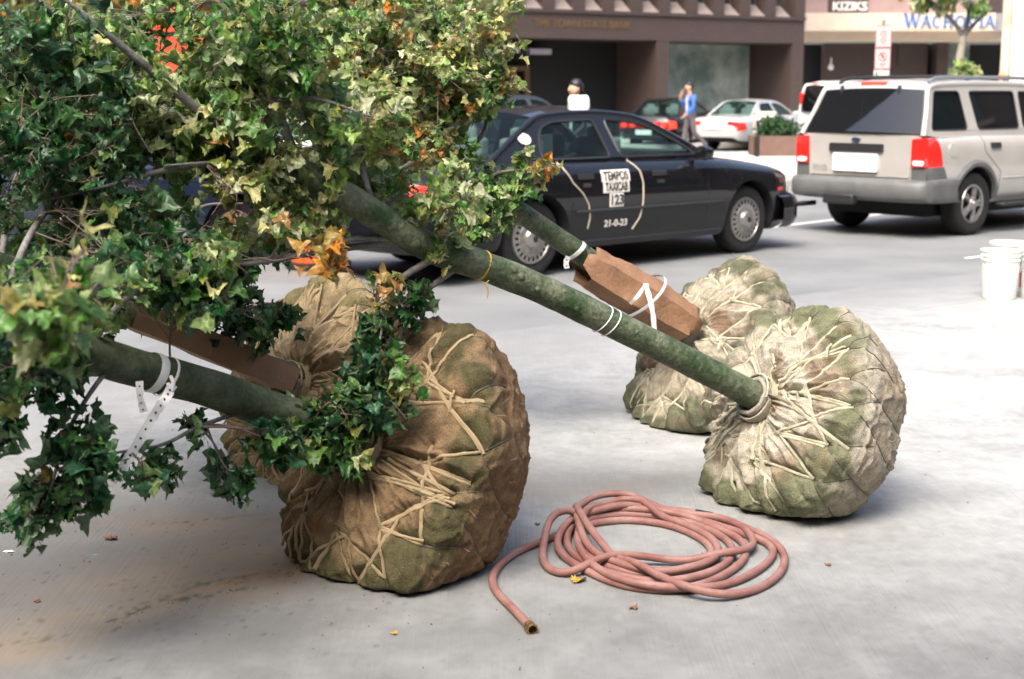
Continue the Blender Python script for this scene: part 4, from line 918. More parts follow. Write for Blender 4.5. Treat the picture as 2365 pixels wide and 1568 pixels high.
    for p in A[:]:
        s0 = surf(p[0], p[1], .006); rp.tube([s0 + Vector(rng.uniform(-.012, .012, 3)) for _ in range(5)], .008, 6)
        if rng.rand() < .6:
            d_ = Vector(rng.uniform(-1, 1, 3)); rp.tube([s0, s0 + a * .02 + d_ * .015, s0 + d_ * .03 + Vector((0, 0, -.045))], .0045, 5)
    for k in range(2):
        s_, t_ = rim * rng.uniform(.35, .8), rng.uniform(0, 6.28); p0_ = surf(s_, t_, .006); nn_ = Vector(N[int(t_ / 6.284 * nt_) % nt_, int(s_ / L[-1] * (ns-1))]); d_ = (nn_ * .6 + Vector(rng.uniform(-.7, .7, 3)) + Vector((0, 0, -.5))).normalized()
        rp.tube([p0_, p0_ + d_ * .03 + nn_ * .01, p0_ + d_ * .055 + Vector((0, 0, -.02))], [.005, .0045, .006], 6)
    rp.build('rope_lashing', rope_m, ball, angle=60)
    fb = MB()
    for k in range(170):
        s_, t_ = (rim * rng.uniform(1.0, 1.9) if k < 120 else rim * rng.uniform(.3, 1.)), rng.uniform(0, 6.28); p0_ = surf(s_, t_, .0); nn_ = Vector(N[int(t_ / 6.284 * nt_) % nt_, min(ns-1, int(s_ / L[-1] * (ns-1)))]); d_ = nn_ * rng.uniform(.3, 1) + Vector(rng.uniform(-1, 1, 3)); ln_ = rng.uniform(.008, .028)
        fb.tube([p0_, p0_ + d_ * ln_ * .5, p0_ + d_ * ln_ + Vector(rng.uniform(-.006, .006, 3))], [.0009, .0007, .0004], 3, cap=False)
    fb.build('frayed_threads', rope_m, ball, angle=80, kind='stuff')
    wr = MB()
    for p, r_ in wires: wr.tube(chord(p, r_, .3, .0015, 10), .0020, 5)
    wr.build('wire_basket', M['wire'], ball, angle=60)
    if collar:                                                         # burlap gathered and wound round the trunk foot
        cl = MB(); rc = .155 * Rm
        for k in range(9):
            z0 = .085 * k / 9; pts = [Vector(O) - Vector(par.location) + a * (z0 + .012 * t + rng.uniform(-.003, .003)) + (e1 * math.cos(t * 6.283) + e2 * math.sin(t * 6.283)) * (rc + .010 * (1 - k / 9) + rng.uniform(-.003, .004)) for t in np.linspace(0, 1.02, 22)]
            cl.tube(pts, .0095, 6)
        cl.build('burlap_collar', mat('burlap_collar', tuple(np.array(tones[0]) * .95), .9, c2=tuple(np.array(tones[1]) * .8), scale=40, bump=.5, bscale=200), ball, angle=70)
        tp = MB(); 
        for k in range(4): tp.tube([Vector(O) - Vector(par.location) + a * (.03 + .012 * k + .02 * t) + (e1 * math.cos(t * 6.283 + k) + e2 * math.sin(t * 6.283 + k)) * (rc + .024) for t in np.linspace(0, 1, 20)], .005, 6)
        tp.build('collar_cord', rope_m, ball, angle=60)
    pj = ((Pw.reshape(-1, 3) - np.array(CAMP)) @ np.array([RT, UP, FW]).T); px = CX + F * pj[:, 0] / pj[:, 2]; py = CY - F * pj[:, 1] / pj[:, 2]
    print('BALL', par.name, 'bbox', int(px.min()), int(px.max()), int(py.min()), int(py.max()), 'zmin', low.min().round(3))
    return ball

# ---- leaves: four curled lobed shapes, copied as plain geometry into one crown mesh per tree
def leaf_shapes(nvar=9):
    out = []; rng = np.random.RandomState(11)
    for v in range(nvar):
        ang = np.radians([-90, -58, -34, -14, 6, 24, 42, 58, 70, 80, 90]); rad = np.array([.12, .40, .60, .64, .88, .62, .60, .72, .86, .74, 1.0])
        rad = rad * rng.uniform(.9, 1.1, len(rad)); R_ = [(r * math.cos(t), r * math.sin(t)) for r, t in zip(rad, ang)]; Lf = [(-x_, y_) for x_, y_ in R_[1:-1]][::-1]
        ol = [(0.0, 0.0)] + R_[1:] + Lf; ol = np.array(ol); ol[:, 1] += .15
        mid = np.array([(0, .45)]); inn = ol[1:] * .55 + mid * .45
        V2 = np.vstack([mid, inn, ol[1:], [[0, .02]]]); n = len(ol) - 1
        fc = [(0, 1 + i, 1 + (i+1) % n) for i in range(n)] + [(1 + i, 1 + n + i, 1 + n + (i+1) % n) for i in range(n)] + [(1 + i, 1 + n + (i+1) % n, 1 + (i+1) % n) for i in range(n)]
        x, y = V2[:, 0], V2[:, 1]; cup = rng.uniform(-1.8, .9); fold = rng.uniform(.2, 1.6); droop = rng.uniform(-.2, 1.2)
        z = fold * np.abs(x) ** 1.3 * .6 + cup * (x**2 + (y - .5)**2) * .45 - droop * y**2 * .4 + .13 * np.sin(x * 9 + v * 2) + .12 * np.sin(y * 8 + v) * np.abs(x) * 2
        out.append((np.stack([x, y, z], 1), np.array(fc)))
    return out
LEAF = leaf_shapes()
PAL = dict(
    deep=([(.006, .045, .010), (.010, .07, .018), (.016, .085, .015), (.04, .14, .06), (.05, .14, .035)], .02),
    mid=([(.06, .19, .03), (.11, .26, .05), (.17, .31, .07), (.25, .37, .12), (.31, .36, .08)], .06),
    pale=([(.32, .44, .14), (.46, .54, .24), (.58, .62, .38), (.58, .56, .22), (.26, .40, .09)], .05),
    dry=([(.34, .34, .12), (.42, .36, .13), (.45, .25, .08), (.26, .31, .10)], .25),
    orange=([(.62, .25, .03), (.65, .32, .05), (.5, .18, .03), (.35, .25, .05)], .6))
NEAR = dict(deep=['mid', 'deep', 'deep'], mid=['pale', 'deep', 'mid'], pale=['mid', 'mid', 'dry'], dry=['mid', 'pale', 'orange'], orange=['dry'])
class Crown:
    def __init__(s, k=1.0): s.L = []; s.tw = MB(); s.k = k
    def leaf(s, p, nrm, tip, size, pal):
        s.L.append((tuple(p), tuple(nrm), tuple(tip), size * s.k, pal))
    def build(s, par, name='crown'):
        if not s.L: return
        rng = np.random.RandomState(5); Vs, Fs, Cs = [], [], []; o = 0; off = np.array(par.location)
        for i, (p, nrm, tip, size, pal) in enumerate(s.L):
            v, f = LEAF[rng.randint(len(LEAF))]; n = np.array(nrm); n /= np.linalg.norm(n) + 1e-9; y = np.array(tip); y -= n * (y @ n); y /= np.linalg.norm(y) + 1e-9; x = np.cross(y, n)
            sz = size * rng.uniform(.6, 1.5); W = np.array(p) - off + (v[:, :1] * x * rng.uniform(.8, 1.05) + v[:, 1:2] * y + v[:, 2:] * n) * sz
            pl, pr = PAL[pal]; c = np.array(pl[rng.randint(len(pl))]) * rng.uniform(.75, 1.25)
            if rng.rand() < pr * .35: c = c * .4 + np.array([.38, .20, .05]) * .6
            Vs.append(W); Fs.append(f + o); Cs.append(np.tile(c, (len(v), 1)) * (1 - .25 * rng.rand(len(v), 1))); o += len(v)
        cr = np_mesh(name, np.vstack(Vs), np.vstack(Fs), M['leaf'], par, color=np.vstack(Cs), smooth=True)
        for i, v in enumerate(s.tw.v): s.tw.v[i] = tuple(Vector(v) - par.location)
        if s.tw.v: s.tw.build('twigs', M['twig'], cr, angle=70)
        print('LEAVES', par.name, len(s.L))
        return cr
GAPS = [(385, 85, 38, 38), (440, 425, 48, 24), (540, 470, 60, 45), (475, 505, 40, 26), (130, 495, 60, 24), (300, 425, 60, 18), (345, 520, 14, 60), (640, 605, 60, 26), (590, 690, 36, 45), (690, 655, 36, 36), (975, 445, 36, 34), (930, 610, 60, 28), (60, 330, 20, 16), (430, 780, 60, 40), (330, 560, 20, 16), (860, 600, 40, 26), (1110, 300, 22, 18), (720, 585, 30, 36), (610, 585, 40, 22)]
def in_gap(p):
    q = p - CAMP; d = q.dot(FW); x, y = CX + F * q.dot(RT) / d, CY - F * q.dot(UP) / d
    return any(((x - a) / c_) ** 2 + ((y - b) / e_) ** 2 < 1 for a, b, c_, e_ in GAPS)
def rv(): 
    while True:
        v = Vector([random.uniform(-1, 1) for _ in range(3)])
        if .05 < v.length < 1: return v
def spray(cr, start, cen, rad, nsub, size, pal, dens=.026, r0=.0045, hang=.3, flat=.75):
    """a main twig from start to cen, side twigs spreading inside a ball of radius rad, leaves along them"""
    start, cen = Vector(start), Vector(cen); L = (cen - start).length
    mids = [start.lerp(cen, t) + rv() * L * .09 for t in (.35, .7)]; main = catmull([start] + mids + [cen], 5)
    cr.tw.tube(main, list(np.linspace(r0, r0 * .5, len(main))), 5)
    for k in range(nsub):
        b = main[random.randint(len(main) // 3, len(main) - 1)] if L > rad * .5 else main[-1]
        d = rv(); d.z *= flat; e_ = cen + d * rad; e_.z -= hang * rad * random.random()
        if (e_ - b).length < .04: continue
        m1 = b.lerp(e_, .5) + rv() * .04 + Vector((0, 0, .02)); sub = catmull([b, m1, e_], 5); cr.tw.tube(sub, list(np.linspace(r0 * .45, r0 * .22, len(sub))), 4, cap=False)
        ln = sum((sub[i+1] - sub[i]).length for i in range(len(sub) - 1)); nl = max(2, int(ln / dens))
        for j in range(nl):
            t = .25 + .75 * (j + random.random() * .5) / nl; i = min(int(t * (len(sub) - 1)), len(sub) - 2); p = sub[i].lerp(sub[i+1], t * (len(sub) - 1) - i if i < len(sub) - 1 else 1)
            dr_ = (sub[i+1] - sub[i]).normalized(); side = dr_.cross(rv()).normalized(); pet = (side * .8 + dr_ * .5 + Vector((0, 0, -.15))).normalized() * size * random.uniform(.3, .8); q_ = p + pet
            if CUT and (float(vnoise(np.array(q_) * 5.5)) < -.32 or float(vnoise(np.array(q_) * 13)) < -.5): continue
            if in_gap(q_) and random.random() < .85: continue
            cr.tw.tube([p, p + pet * .5 + Vector((0, 0, .004)), q_], [.0011, .0009, .0009], 3, cap=False)
            nrm = Vector((-.15, -.2, .75)) + rv() * 1.25 + pet.normalized() * .25; tip = pet.normalized() + Vector((0, 0, -1.1 * random.random())) + rv() * .5
            u_ = random.random(); pp = pal if u_ < .72 else random.choice(NEAR[pal]); cr.leaf(q_, nrm, tip, size, pp)
def limb(mb, pts, r0, r1, n=10, bump=.05, sub=6):
    q_ = catmull(pts, sub); m_ = len(q_); rs = [lerp(r0, r1, i / (m_ - 1)) * (1 + bump * math.sin(i * 1.7) * random.random()) for i in range(m_)]
    mb.tube(q_, rs, n); return q_
def rel(mb, par):
    for i, v in enumerate(mb.v): mb.v[i] = tuple(Vector(v) - par.location)
    return mb
def ring(par, pts_c, axis, r, wid, mtl, name, parent, turns=1, tilt=.0):
    """flat tape wound round a trunk"""
    ax_ = Vector(axis).normalized(); u = ax_.cross(Vector((0, 0, 1))).normalized(); v = ax_.cross(u); c0 = Vector(pts_c) - par.location; rows = []
    for t in np.linspace(0, 2*math.pi*turns, int(26*turns)):
        d = u * math.cos(t) + v * math.sin(t); sh = ax_ * (tilt * math.sin(t) + .006 * t)
        rows.append([c0 + d * r + sh - ax_ * wid/2, c0 + d * (r + .002) + sh, c0 + d * r + sh + ax_ * wid/2])
    return MB().grid(rows).build(name, mtl, parent)
def tape(par, pts, wid, name, parent, dots=0, mtl=None, face=None):
    """hanging ribbon with printed dots"""
    q_ = catmull([Vector(p) - par.location for p in pts], 8); face = Vector(face or (0, -1, .1)); rows = []; 
    for i, p in enumerate(q_):
        d = (q_[min(i+1, len(q_)-1)] - q_[max(i-1, 0)]).normalized(); s_ = d.cross(face).normalized(); tw_ = .5 * math.sin(i * .55); s_ = (s_ * math.cos(tw_) + s_.cross(d) * math.sin(tw_)); rows.append([p - s_ * wid/2, p + s_ * wid/2])
    b = MB().grid(rows)
    o = b.build(name, mtl or M['tape'], parent)
    if dots:
        db = MB(); tot = len(q_) - 1
        for k in range(dots):
            t = (k + .6) / dots * tot; i = int(min(t, tot - 1)); p = q_[i].lerp(q_[i+1], t - i); d = (q_[i+1] - q_[i]).normalized(); s_ = d.cross(face).normalized(); nn = s_.cross(d).normalized()
            if nn.y > 0: nn = -nn
            rr = wid * .13; po = [p + nn * .0015 + (s_ * math.cos(a_) + d * math.sin(a_)) * rr for a_ in np.linspace(0, 2*math.pi, 10, endpoint=False)]; db.add(po, [tuple(range(10))])
        db.build('tape_dots', M['ink'], o, smooth=False)
    return o
PALE = [(.33, .30, .24), (.45, .43, .37), (.09, .11, .05), (.17, .11, .06)]
BROWN = [(.18, .122, .07), (.25, .185, .115), (.05, .055, .025), (.13, .062, .028)]
TANC = [(.30, .225, .135), (.40, .33, .22), (.13, .12, .055), (.20, .11, .05)]
MOSSY = [(.28, .25, .19), (.41, .385, .32), (.05, .065, .03), (.14, .07, .035)]
THIN = .74; CUT = True
def leave(spec, cr, sk, pal, size, hang=.3, dens=.026):
    """spec rows: x, y, rx, ry, d0, d1, count, radius, nsub, palette, [size]"""
    global CUT
    for row in spec:
        CUT = row[6] > 4
        x, y, rx, ry, d0, d1, cnt, rad, ns = row[:9]; cnt = cnt if cnt < 7 else int(cnt * THIN); pl = row[9] if len(row) > 9 else pal; sz = row[10] if len(row) > 10 else size
        for k in range(cnt):
            t, u = random.uniform(0, 6.283), math.sqrt(random.random()); cen = P(x + rx * u * math.cos(t), y + ry * u * math.sin(t), random.uniform(d0, d1))
            if cen.z < .08: cen.z = .08
            near = sorted(sk, key=lambda p: (p - cen).length)[random.randint(0, 2)]
            p_ = pl if isinstance(pl, str) else random.choice(pl)
            spray(cr, near, cen, rad * 1.3 if cnt > 6 else rad * 1.12, ns, sz, p_, hang=hang, dens=dens * .64, r0=.0032 + .0012 * min(2.5, (near - cen).length * 3))
def trunk_axis(p0, p1): return (Vector(p1) - Vector(p0)).normalized()

# ======== tree with the pale ball at the front right
f0 = P(1772, 932, 5.52); f1 = P(1100, 605, 4.92); ax_R = trunk_axis(f0, f1)
tr = empty('burlapped_tree', (f0.x, f0.y, 0), label='lying tree with green trunk and yellow twine, its pale burlap ball nearest the right', cat='tree', group='balled trees lying on the slab')
TREE_R = tr
bl1 = root_ball(tr, f0, ax_R, .438, .43, 4, PALE, M['rope_pale'], nA=9, fold=1.35, extra=12)
tb = MB(); sk = []
tp = [f0 - ax_R * .06, P(1600, 840, 5.36), P(1420, 750, 5.2), P(1250, 668, 5.06), P(1110, 612, 4.94), P(1000, 575, 4.86), P(880, 505, 4.74), P(800, 455, 4.66), P(700, 405, 4.62), P(590, 375, 4.62), P(460, 325, 4.62), P(330, 345, 4.62), P(190, 360, 4.65), P(20, 380, 4.7), P(-200, 380, 4.7)]
q_ = catmull(tp, 7); m_ = len(q_); rs = []
for i in range(m_):
    r = np.interp(i / 7, [0, 1, 4, 6, 8, 9, 10.5, 12, 14], [.056, .053, .052, .050, .045, .034, .034, .022, .014]); rs.append(r * (1 + .035 * vnoise(np.array([i * .7, 1, 1]))))
tb.tube(q_, rs, 20); sk += q_[30:]
for px_, py_, dd_, rr_ in ((1196, 640, 4.98, .011), (1300, 676, 5.06, .009), (1330, 712, 5.08, .008), (1180, 625, 4.96, .012), (1460, 765, 5.2, .008), (1545, 800, 5.28, .009), (1240, 668, 5.0, .008), (905, 520, 4.7, .016), (960, 565, 4.78, .014)):
    c_ = P(px_, py_, dd_); n_ = min(q_, key=lambda p: (p - c_).length); o_ = (c_ - n_).normalized(); tb.tube([n_ + o_ * .03, n_ + o_ * .050, n_ + o_ * .058, n_ + o_ * .060], [rr_ * 1.8, rr_ * 1.5, rr_, rr_ * .4], 9)
rel(tb, tr).build('trunk', M['bark_green'], tr, angle=70)
LR = [[P(1010, 590, 4.86), P(930, 640, 4.8), P(890, 700, 4.74), P(870, 740, 4.7), P(862, 860, 4.62)], [P(1050, 620, 4.9), P(960, 680, 4.8), P(900, 730, 4.7)],
      [P(960, 555, 4.85), P(820, 570, 4.7), P(700, 575, 4.6), P(560, 600, 4.5)], [P(900, 560, 4.8), P(760, 590, 4.75), P(600, 620, 4.6), P(420, 600, 4.5), P(280, 610, 4.4)],
      [P(700, 405, 4.62), P(650, 250, 4.5), P(590, 120, 4.45), P(520, 20, 4.4), P(480, -60, 4.35)], [P(590, 375, 4.62), P(420, 230, 4.4), P(300, 120, 4.25), P(170, 20, 4.15), P(60, -60, 4.1)],
      [P(800, 455, 4.66), P(700, 360, 4.7), P(640, 240, 4.8), P(690, 100, 4.9), P(760, -20, 5)], [P(560, 372, 4.62), P(400, 378, 4.4), P(260, 400, 4.3), P(120, 460, 4.2)],
      [P(870, 500, 4.74), P(840, 400, 4.7), P(860, 260, 4.7), P(820, 150, 4.7)], [P(640, 250, 4.5), P(740, 230, 4.4), P(860, 270, 4.4)], [P(560, 374, 4.62), P(380, 382, 4.2)]]
for i, l in enumerate(LR):
    r_l = {4: .018, 5: .022, 11: .012, 12: .010}.get(i, .014)
    lb = MB(); l = [p + (rv() * .035 if 0 < j < len(l) - 1 else Vector()) for j, p in enumerate(l)]; qq = limb(lb, l, r_l, r_l * .12, 8); sk += qq[3:]; rel(lb, tr).build('limb', M['bark_grey'], tr, angle=70)
cr = Crown(.67)
leave([(720, 420, 160, 90, 4.45, 4.9, 20, .15, 7, 'pale'), (560, 260, 200, 150, 4.4, 4.9, 18, .2, 7), (380, 280, 190, 130, 4.3, 4.8, 12, .19, 7), (590, 470, 120, 50, 4.3, 4.6, 9, .11, 6, 'pale'),
       (820, 330, 110, 130, 4.5, 4.9, 8, .15, 6), (470, 90, 260, 80, 4.3, 4.9, 14, .2, 7, 'mid'), (1020, 420, 90, 60, 4.6, 5.0, 4, .11, 6), (1000, 500, 60, 50, 4.7, 5.0, 3, .08, 5), (880, 660, 40, 30, 4.6, 4.8, 2, .05, 4, 'dry', .045)], cr, sk, ['mid', 'pale', 'pale', 'mid'], .047, dens=.019)
leave([(860, 790, 28, 35, 4.60, 4.72, 3, .055, 5), (850, 860, 35, 40, 4.55, 4.7, 4, .06, 6), (860, 930, 45, 35, 4.5, 4.66, 4, .06, 6), (780, 1000, 60, 45, 4.5, 4.65, 6, .065, 7), (700, 990, 35, 30, 4.5, 4.62, 3, .055, 6), (800, 1070, 25, 20, 4.5, 4.62, 2, .04, 5), (940, 880, 18, 15, 4.5, 4.6, 1, .035, 4), (940, 720, 25, 20, 4.75, 4.85, 1, .06, 5), (985, 680, 25, 20, 4.8, 4.9, 1, .05, 5)], cr, [Vector(p) for p in catmull(LR[0], 6)[12:]] + [P(850, 960, 4.6), P(780, 940, 4.6)], ['deep', 'mid', 'deep'], .05, hang=.5)
leave([(752, 560, 10, 12, 4.2, 4.3, 1, .045, 4, 'orange', .055), (768, 590, 6, 8, 4.2, 4.3, 1, .03, 3, 'orange', .055)], cr, sk, 'orange', .06)
cr.build(tr)
yt = MB()
axl = (P(1100, 605, 4.93) - P(1140, 625, 4.97)).normalized(); cpt = P(1122, 618, 4.955)
ring(tr, cpt, axl, .0535, .012, M['yellow_tape'], 'yellow_twine', tr, turns=1.1, tilt=.004)
q2 = [P(1128, 648, 4.9), P(1120, 658, 4.88), P(1127, 668, 4.88), P(1124, 690, 4.88)]; yt.tube([p - tr.location for p in catmull(q2, 5)], .0022, 5); yt.build('yellow_twine', M['yellow_tape'], tr)
axt = (P(1420, 750, 5.2) - P(1430, 756, 5.21)).normalized()
ring(tr, P(1418, 750, 5.2), (P(1250, 668, 5.06) - P(1600, 840, 5.36)).normalized(), .0545, .006, M['tape'], 'white_tie', tr, turns=2.2, tilt=.018)

# ======== tree with the brown ball at the front left
f0 = P(742, 985, 4.70); f1 = P(250, 835, 4.12); ax_L = trunk_axis(f0, f1)
ax_Lb = (ax_L + Vector((.0, -.10, .12))).normalized()
tl = empty('burlapped_tree', (f0.x, f0.y, 0), label='lying tree with dark trunk and dotted white ribbon, its brown burlap ball nearest the front', cat='tree', group='balled trees lying on the slab')
bo = P(850, 1036, 4.76)
root_ball(tl, bo, ax_Lb, .458, .50, 9, BROWN, M['rope_brown'], extra=10, nA=8, squash=(.92, 1.10), collar=True, fold=1.25, rim_soft=.35, corners=6, angular=.85, lobes=13)
tb = MB(); tp = [bo - ax_Lb * .04, bo + ax_Lb * .10, P(742, 985, 4.63), P(620, 945, 4.55), P(480, 895, 4.38), P(370, 865, 4.25), P(250, 830, 4.12), P(120, 780, 4.0), P(0, 735, 3.9), P(-200, 640, 3.7), P(-500, 500, 3.4)]
q_ = catmull(tp, 7); tb.tube(q_, [np.interp(i / 7, [0, 1, 2, 6, 8, 10], [.066, .066, .063, .056, .05, .04]) * (1 + .02 * math.sin(i * .8)) for i in range(len(q_))], 20); rel(tb, tl).build('trunk', M['bark_dark'], tl, angle=70); sk = q_[28:]
LL = [[P(250, 850, 4.12), P(200, 920, 4.0), P(150, 1010, 3.95), P(125, 1100, 3.9), P(100, 1180, 3.9)], [P(560, 950, 4.5), P(460, 985, 4.3), P(380, 1025, 4.2), P(300, 1040, 4.1), P(240, 1050, 4.0)],
      [P(120, 780, 4.0), P(180, 700, 3.7), P(240, 640, 3.5), P(170, 600, 3.3)], [P(60, 760, 3.95), P(0, 640, 4.1), P(-60, 500, 4.3), P(-40, 300, 4.4)], [P(200, 810, 4.1), P(280, 700, 4.0), P(380, 640, 4.0), P(470, 620, 4.05)],
      [P(0, 735, 3.9), P(60, 560, 4.1), P(150, 420, 4.4), P(230, 250, 4.6), P(200, 100, 4.7)], [P(60, 760, 3.95), P(100, 840, 3.8), P(60, 900, 3.7)], [P(-200, 640, 3.7), P(-100, 450, 4.1), P(60, 300, 4.5), P(150, 150, 4.7)]]
for i, l in enumerate(LL):
    lb = MB(); qq = limb(lb, l, .008 if i in (0, 1) else .013, .0035, 8); sk += qq[3:]; rel(lb, tl).build('limb', M['bark_grey'], tl, angle=70)
cr = Crown(.67)
leave([(130, 500, 200, 190, 4.0, 4.7, 22, .18, 7), (160, 200, 200, 190, 4.0, 4.8, 18, .2, 7), (330, 600, 170, 80, 3.9, 4.5, 14, .14, 9), (130, 710, 140, 80, 3.6, 4.1, 10, .13, 8), (-250, 300, 100, 250, 4.0, 4.5, 2, .2, 5),
       (110, 860, 90, 25, 3.9, 4.1, 4, .07, 6), (60, 800, 60, 50, 3.6, 3.9, 4, .1, 7)], cr, sk, ['deep', 'deep', 'deep', 'mid'], .050, dens=.021)
leave([(120, 670, 95, 65, 2.8, 3.1, 5, .065, 3, ['pale', 'mid'], .058), (140, 780, 70, 35, 2.8, 3.0, 3, .05, 3, 'pale', .058)], cr, sk, 'pale', .06)
h0 = [Vector(p) for p in catmull(LL[0], 6)[9:]]; h1 = [Vector(p) for p in catmull(LL[1], 6)[5:]]
leave([(115, 1110, 22, 40, 3.85, 3.95, 2, .055, 5), (95, 1195, 25, 25, 3.85, 3.95, 3, .05, 6), (190, 1070, 25, 45, 3.85, 3.95, 3, .055, 6), (160, 990, 25, 40, 3.85, 3.95, 2, .05, 5), (205, 1130, 15, 25, 3.9, 3.95, 2, .035, 5)], cr, h0, 'deep', .052, hang=.9)
leave([(330, 1060, 40, 20, 4.0, 4.2, 2, .045, 3), (355, 1100, 18, 25, 4.0, 4.2, 2, .04, 3), (470, 1000, 60, 15, 4.25, 4.4, 2, .045, 2), (545, 1070, 18, 40, 4.4, 4.5, 2, .05, 5), (630, 1010, 35, 30, 4.4, 4.5, 3, .06, 5)], cr, h1, 'deep', .05, hang=.8)
leave([(30, 920, 22, 30, 3.6, 3.7, 1, .06, 4), (8, 1000, 12, 20, 3.6, 3.7, 1, .05, 4)], cr, [Vector(p) for p in catmull(LL[6], 5)[4:]], 'deep', .06, hang=.8)
cr.build(tl)
axr = (P(250, 830, 4.12) - P(480, 895, 4.38)).normalized()
ring(tl, P(366, 864, 4.245), axr, .0595, .030, M['tape'], 'ribbon_wrap', tl, turns=1.05, tilt=.012); ring(tl, P(392, 872, 4.27), axr, .061, .010, M['tape'], 'ribbon_wrap', tl, turns=1.02, tilt=.02)
tape(tl, [P(398, 888, 4.17), P(385, 915, 4.14), P(355, 960, 4.12), P(320, 1020, 4.1), P(285, 1075, 4.08), P(258, 1112, 4.08)], .030, 'ribbon_tail', tl, dots=15, face=(.2, -1, .1))
tape(tl, [P(322, 880, 4.13), P(324, 920, 4.12), P(332, 952, 4.12)], .022, 'ribbon_tail', tl, dots=4)
lp_ = MB().tube([p - tl.location for p in catmull([P(395, 870, 4.2), P(400, 885, 4.17), P(394, 905, 4.16), P(388, 885, 4.17)], 5)], .006, 6); lp_.build('ribbon_knot', M['tape'], tl)

# ======== tree at the back right, cardboard round its trunk
f0 = P(1640, 795, 6.95); f1 = P(1190, 480, 6.55); ax_B = trunk_axis(f0, f1); f0 = P(1620, 775, 6.95)
tb_ = empty('burlapped_tree', (f0.x, f0.y, 0), label='lying tree with a bent cardboard sleeve, its mossy ball behind the pale ball', cat='tree', group='balled trees lying on the slab')
root_ball(tb_, P(1600, 785, 6.95), (ax_B + Vector((0, -.15, .05))).normalized(), .47, .34, 15, MOSSY, M['rope_pale'], squash=(.92, 1.08), nA=8, lobes=15, collar=False, extra=9)
tm = MB(); q_ = catmull([P(1640, 790, 6.97), P(1500, 690, 6.82), P(1380, 612, 6.72), P(1280, 545, 6.63), P(1190, 483, 6.55), P(1110, 430, 6.48), P(1000, 350, 6.4), P(880, 260, 6.3), P(740, 180, 6.2), P(560, 60, 6.1)], 6)
tm.tube(q_, [np.interp(i / 6, [0, 4, 6, 9], [.056, .048, .036, .014]) for i in range(len(q_))], 16); rel(tm, tb_).build('trunk', M['bark_green'], tb_, angle=70); sk = q_[27:]
LB = [[P(1110, 430, 6.48), P(1150, 400, 6.4), P(1220, 390, 6.35)], [P(1150, 455, 6.5), P(1170, 500, 6.45), P(1120, 560, 6.4)], [P(1000, 350, 6.4), P(1050, 200, 6.5), P(1070, 60, 6.6), P(1060, -40, 6.6)], [P(1040, 380, 6.45), P(1120, 300, 6.5), P(1110, 200, 6.5), P(1145, 120, 6.5)],
      [P(880, 260, 6.3), P(900, 120, 6.4), P(950, 10, 6.5)], [P(1000, 350, 6.4), P(900, 400, 6.1), P(780, 420, 5.9)], [P(740, 180, 6.2), P(640, 260, 6.0), P(560, 330, 5.9)], [P(1110, 430, 6.48), P(1040, 480, 6.3), P(1000, 540, 6.2)], [P(1080, 410, 6.45), P(1000, 440, 6.4), P(960, 480, 6.3)]]
for l in LB:
    lb = MB(); qq = limb(lb, l, .014, .004, 7); sk += qq[3:]; rel(lb, tb_).build('limb', M['bark_grey'], tb_, angle=70)
cr = Crown(.67)
leave([(880, 200, 230, 170, 6.1, 6.6, 28, .24, 8), (1000, 330, 100, 130, 6.2, 6.5, 9, .16, 7), (1040, 90, 80, 100, 6.2, 6.5, 10, .2, 7), (760, 60, 240, 90, 6.1, 6.6, 14, .23, 8), (1105, 470, 50, 60, 6.2, 6.6, 4, .11, 8, 'mid'), (1060, 550, 30, 30, 6.3, 6.5, 1, .08, 6, 'mid'), (1080, 150, 40, 120, 6.3, 6.6, 5, .14, 8)], cr, sk, ['mid', 'pale', 'pale', 'pale', 'dry'], .040, dens=.017)
leave([(1185, 410, 40, 40, 6.3, 6.5, 5, .11, 7, 'mid'), (1240, 385, 20, 30, 6.3, 6.4, 2, .08, 5, ['mid', 'dry']), (1160, 480, 25, 50, 6.3, 6.5, 4, .10, 7, 'mid'), (1160, 200, 14, 40, 6.3, 6.5, 3, .07, 4, 'dry'), (1150, 130, 20, 20, 6.4, 6.5, 1, .06, 4, 'dry'), (1120, 230, 25, 60, 6.3, 6.5, 3, .12, 8)], cr, sk, 'mid', .043, dens=.02)
cr.build(tb_)
# cardboard sleeve: folded six-sided wrap, flared open at its upper end
ca, cb = P(1352, 612, 6.66), P(1590, 752, 6.86); ad = (ca - cb).normalized(); u = ad.cross(Vector((0, 0, 1))).normalized(); v = u.cross(ad).normalized(); sl = MB(); rows = []
for t in np.linspace(0, 1, 30):
    rr_ = .094 + .018 * math.sin(t * 3.1) + .006 * t; c0 = cb.lerp(ca, t); row = []
    for k in range(6):
        an = R(-65 + k * 54); nx_ = R(-65 + (k+1) * 54)
        for j in range(3):
            p1, p2 = (u * math.cos(an) + v * math.sin(an)), (u * math.cos(nx_) + v * math.sin(nx_)); d_ = p1.lerp(p2, j / 3)
            row.append(c0 + d_ * rr_ * (1 + .02 * math.sin(t * 9 + k) + .05 * float(vnoise(np.array([t * 7, k + j * .3, 2.]))) + .03 * float(vnoise(np.array([t * 19, k * 2 + j * .6, 5.])))) * (1.0 if k < 5 else 1.12) - tb_.location + ad * .05 * (math.sin(k * 2.1) * (1 if t > .98 else (-.6 if t < .02 else 0))))
    rows.append(row)
sl.grid(rows); cs_ = sl.build('cardboard_sleeve', M['card'], tb_, angle=24); so = cs_.modifiers.new('thick', 'SOLIDIFY'); so.thickness = .005; so.offset = -1
axb = (P(1280, 545, 6.63) - P(1380, 612, 6.72)).normalized()
ring(tb_, P(1336, 583, 6.67), axb, .053, .022, M['tape'], 'dotted_band', tb_, turns=1.1, tilt=.02); tape(tb_, [P(1312, 592, 6.6), P(1307, 606, 6.6), P(1309, 620, 6.6)], .026, 'dotted_tag', tb_, dots=2)
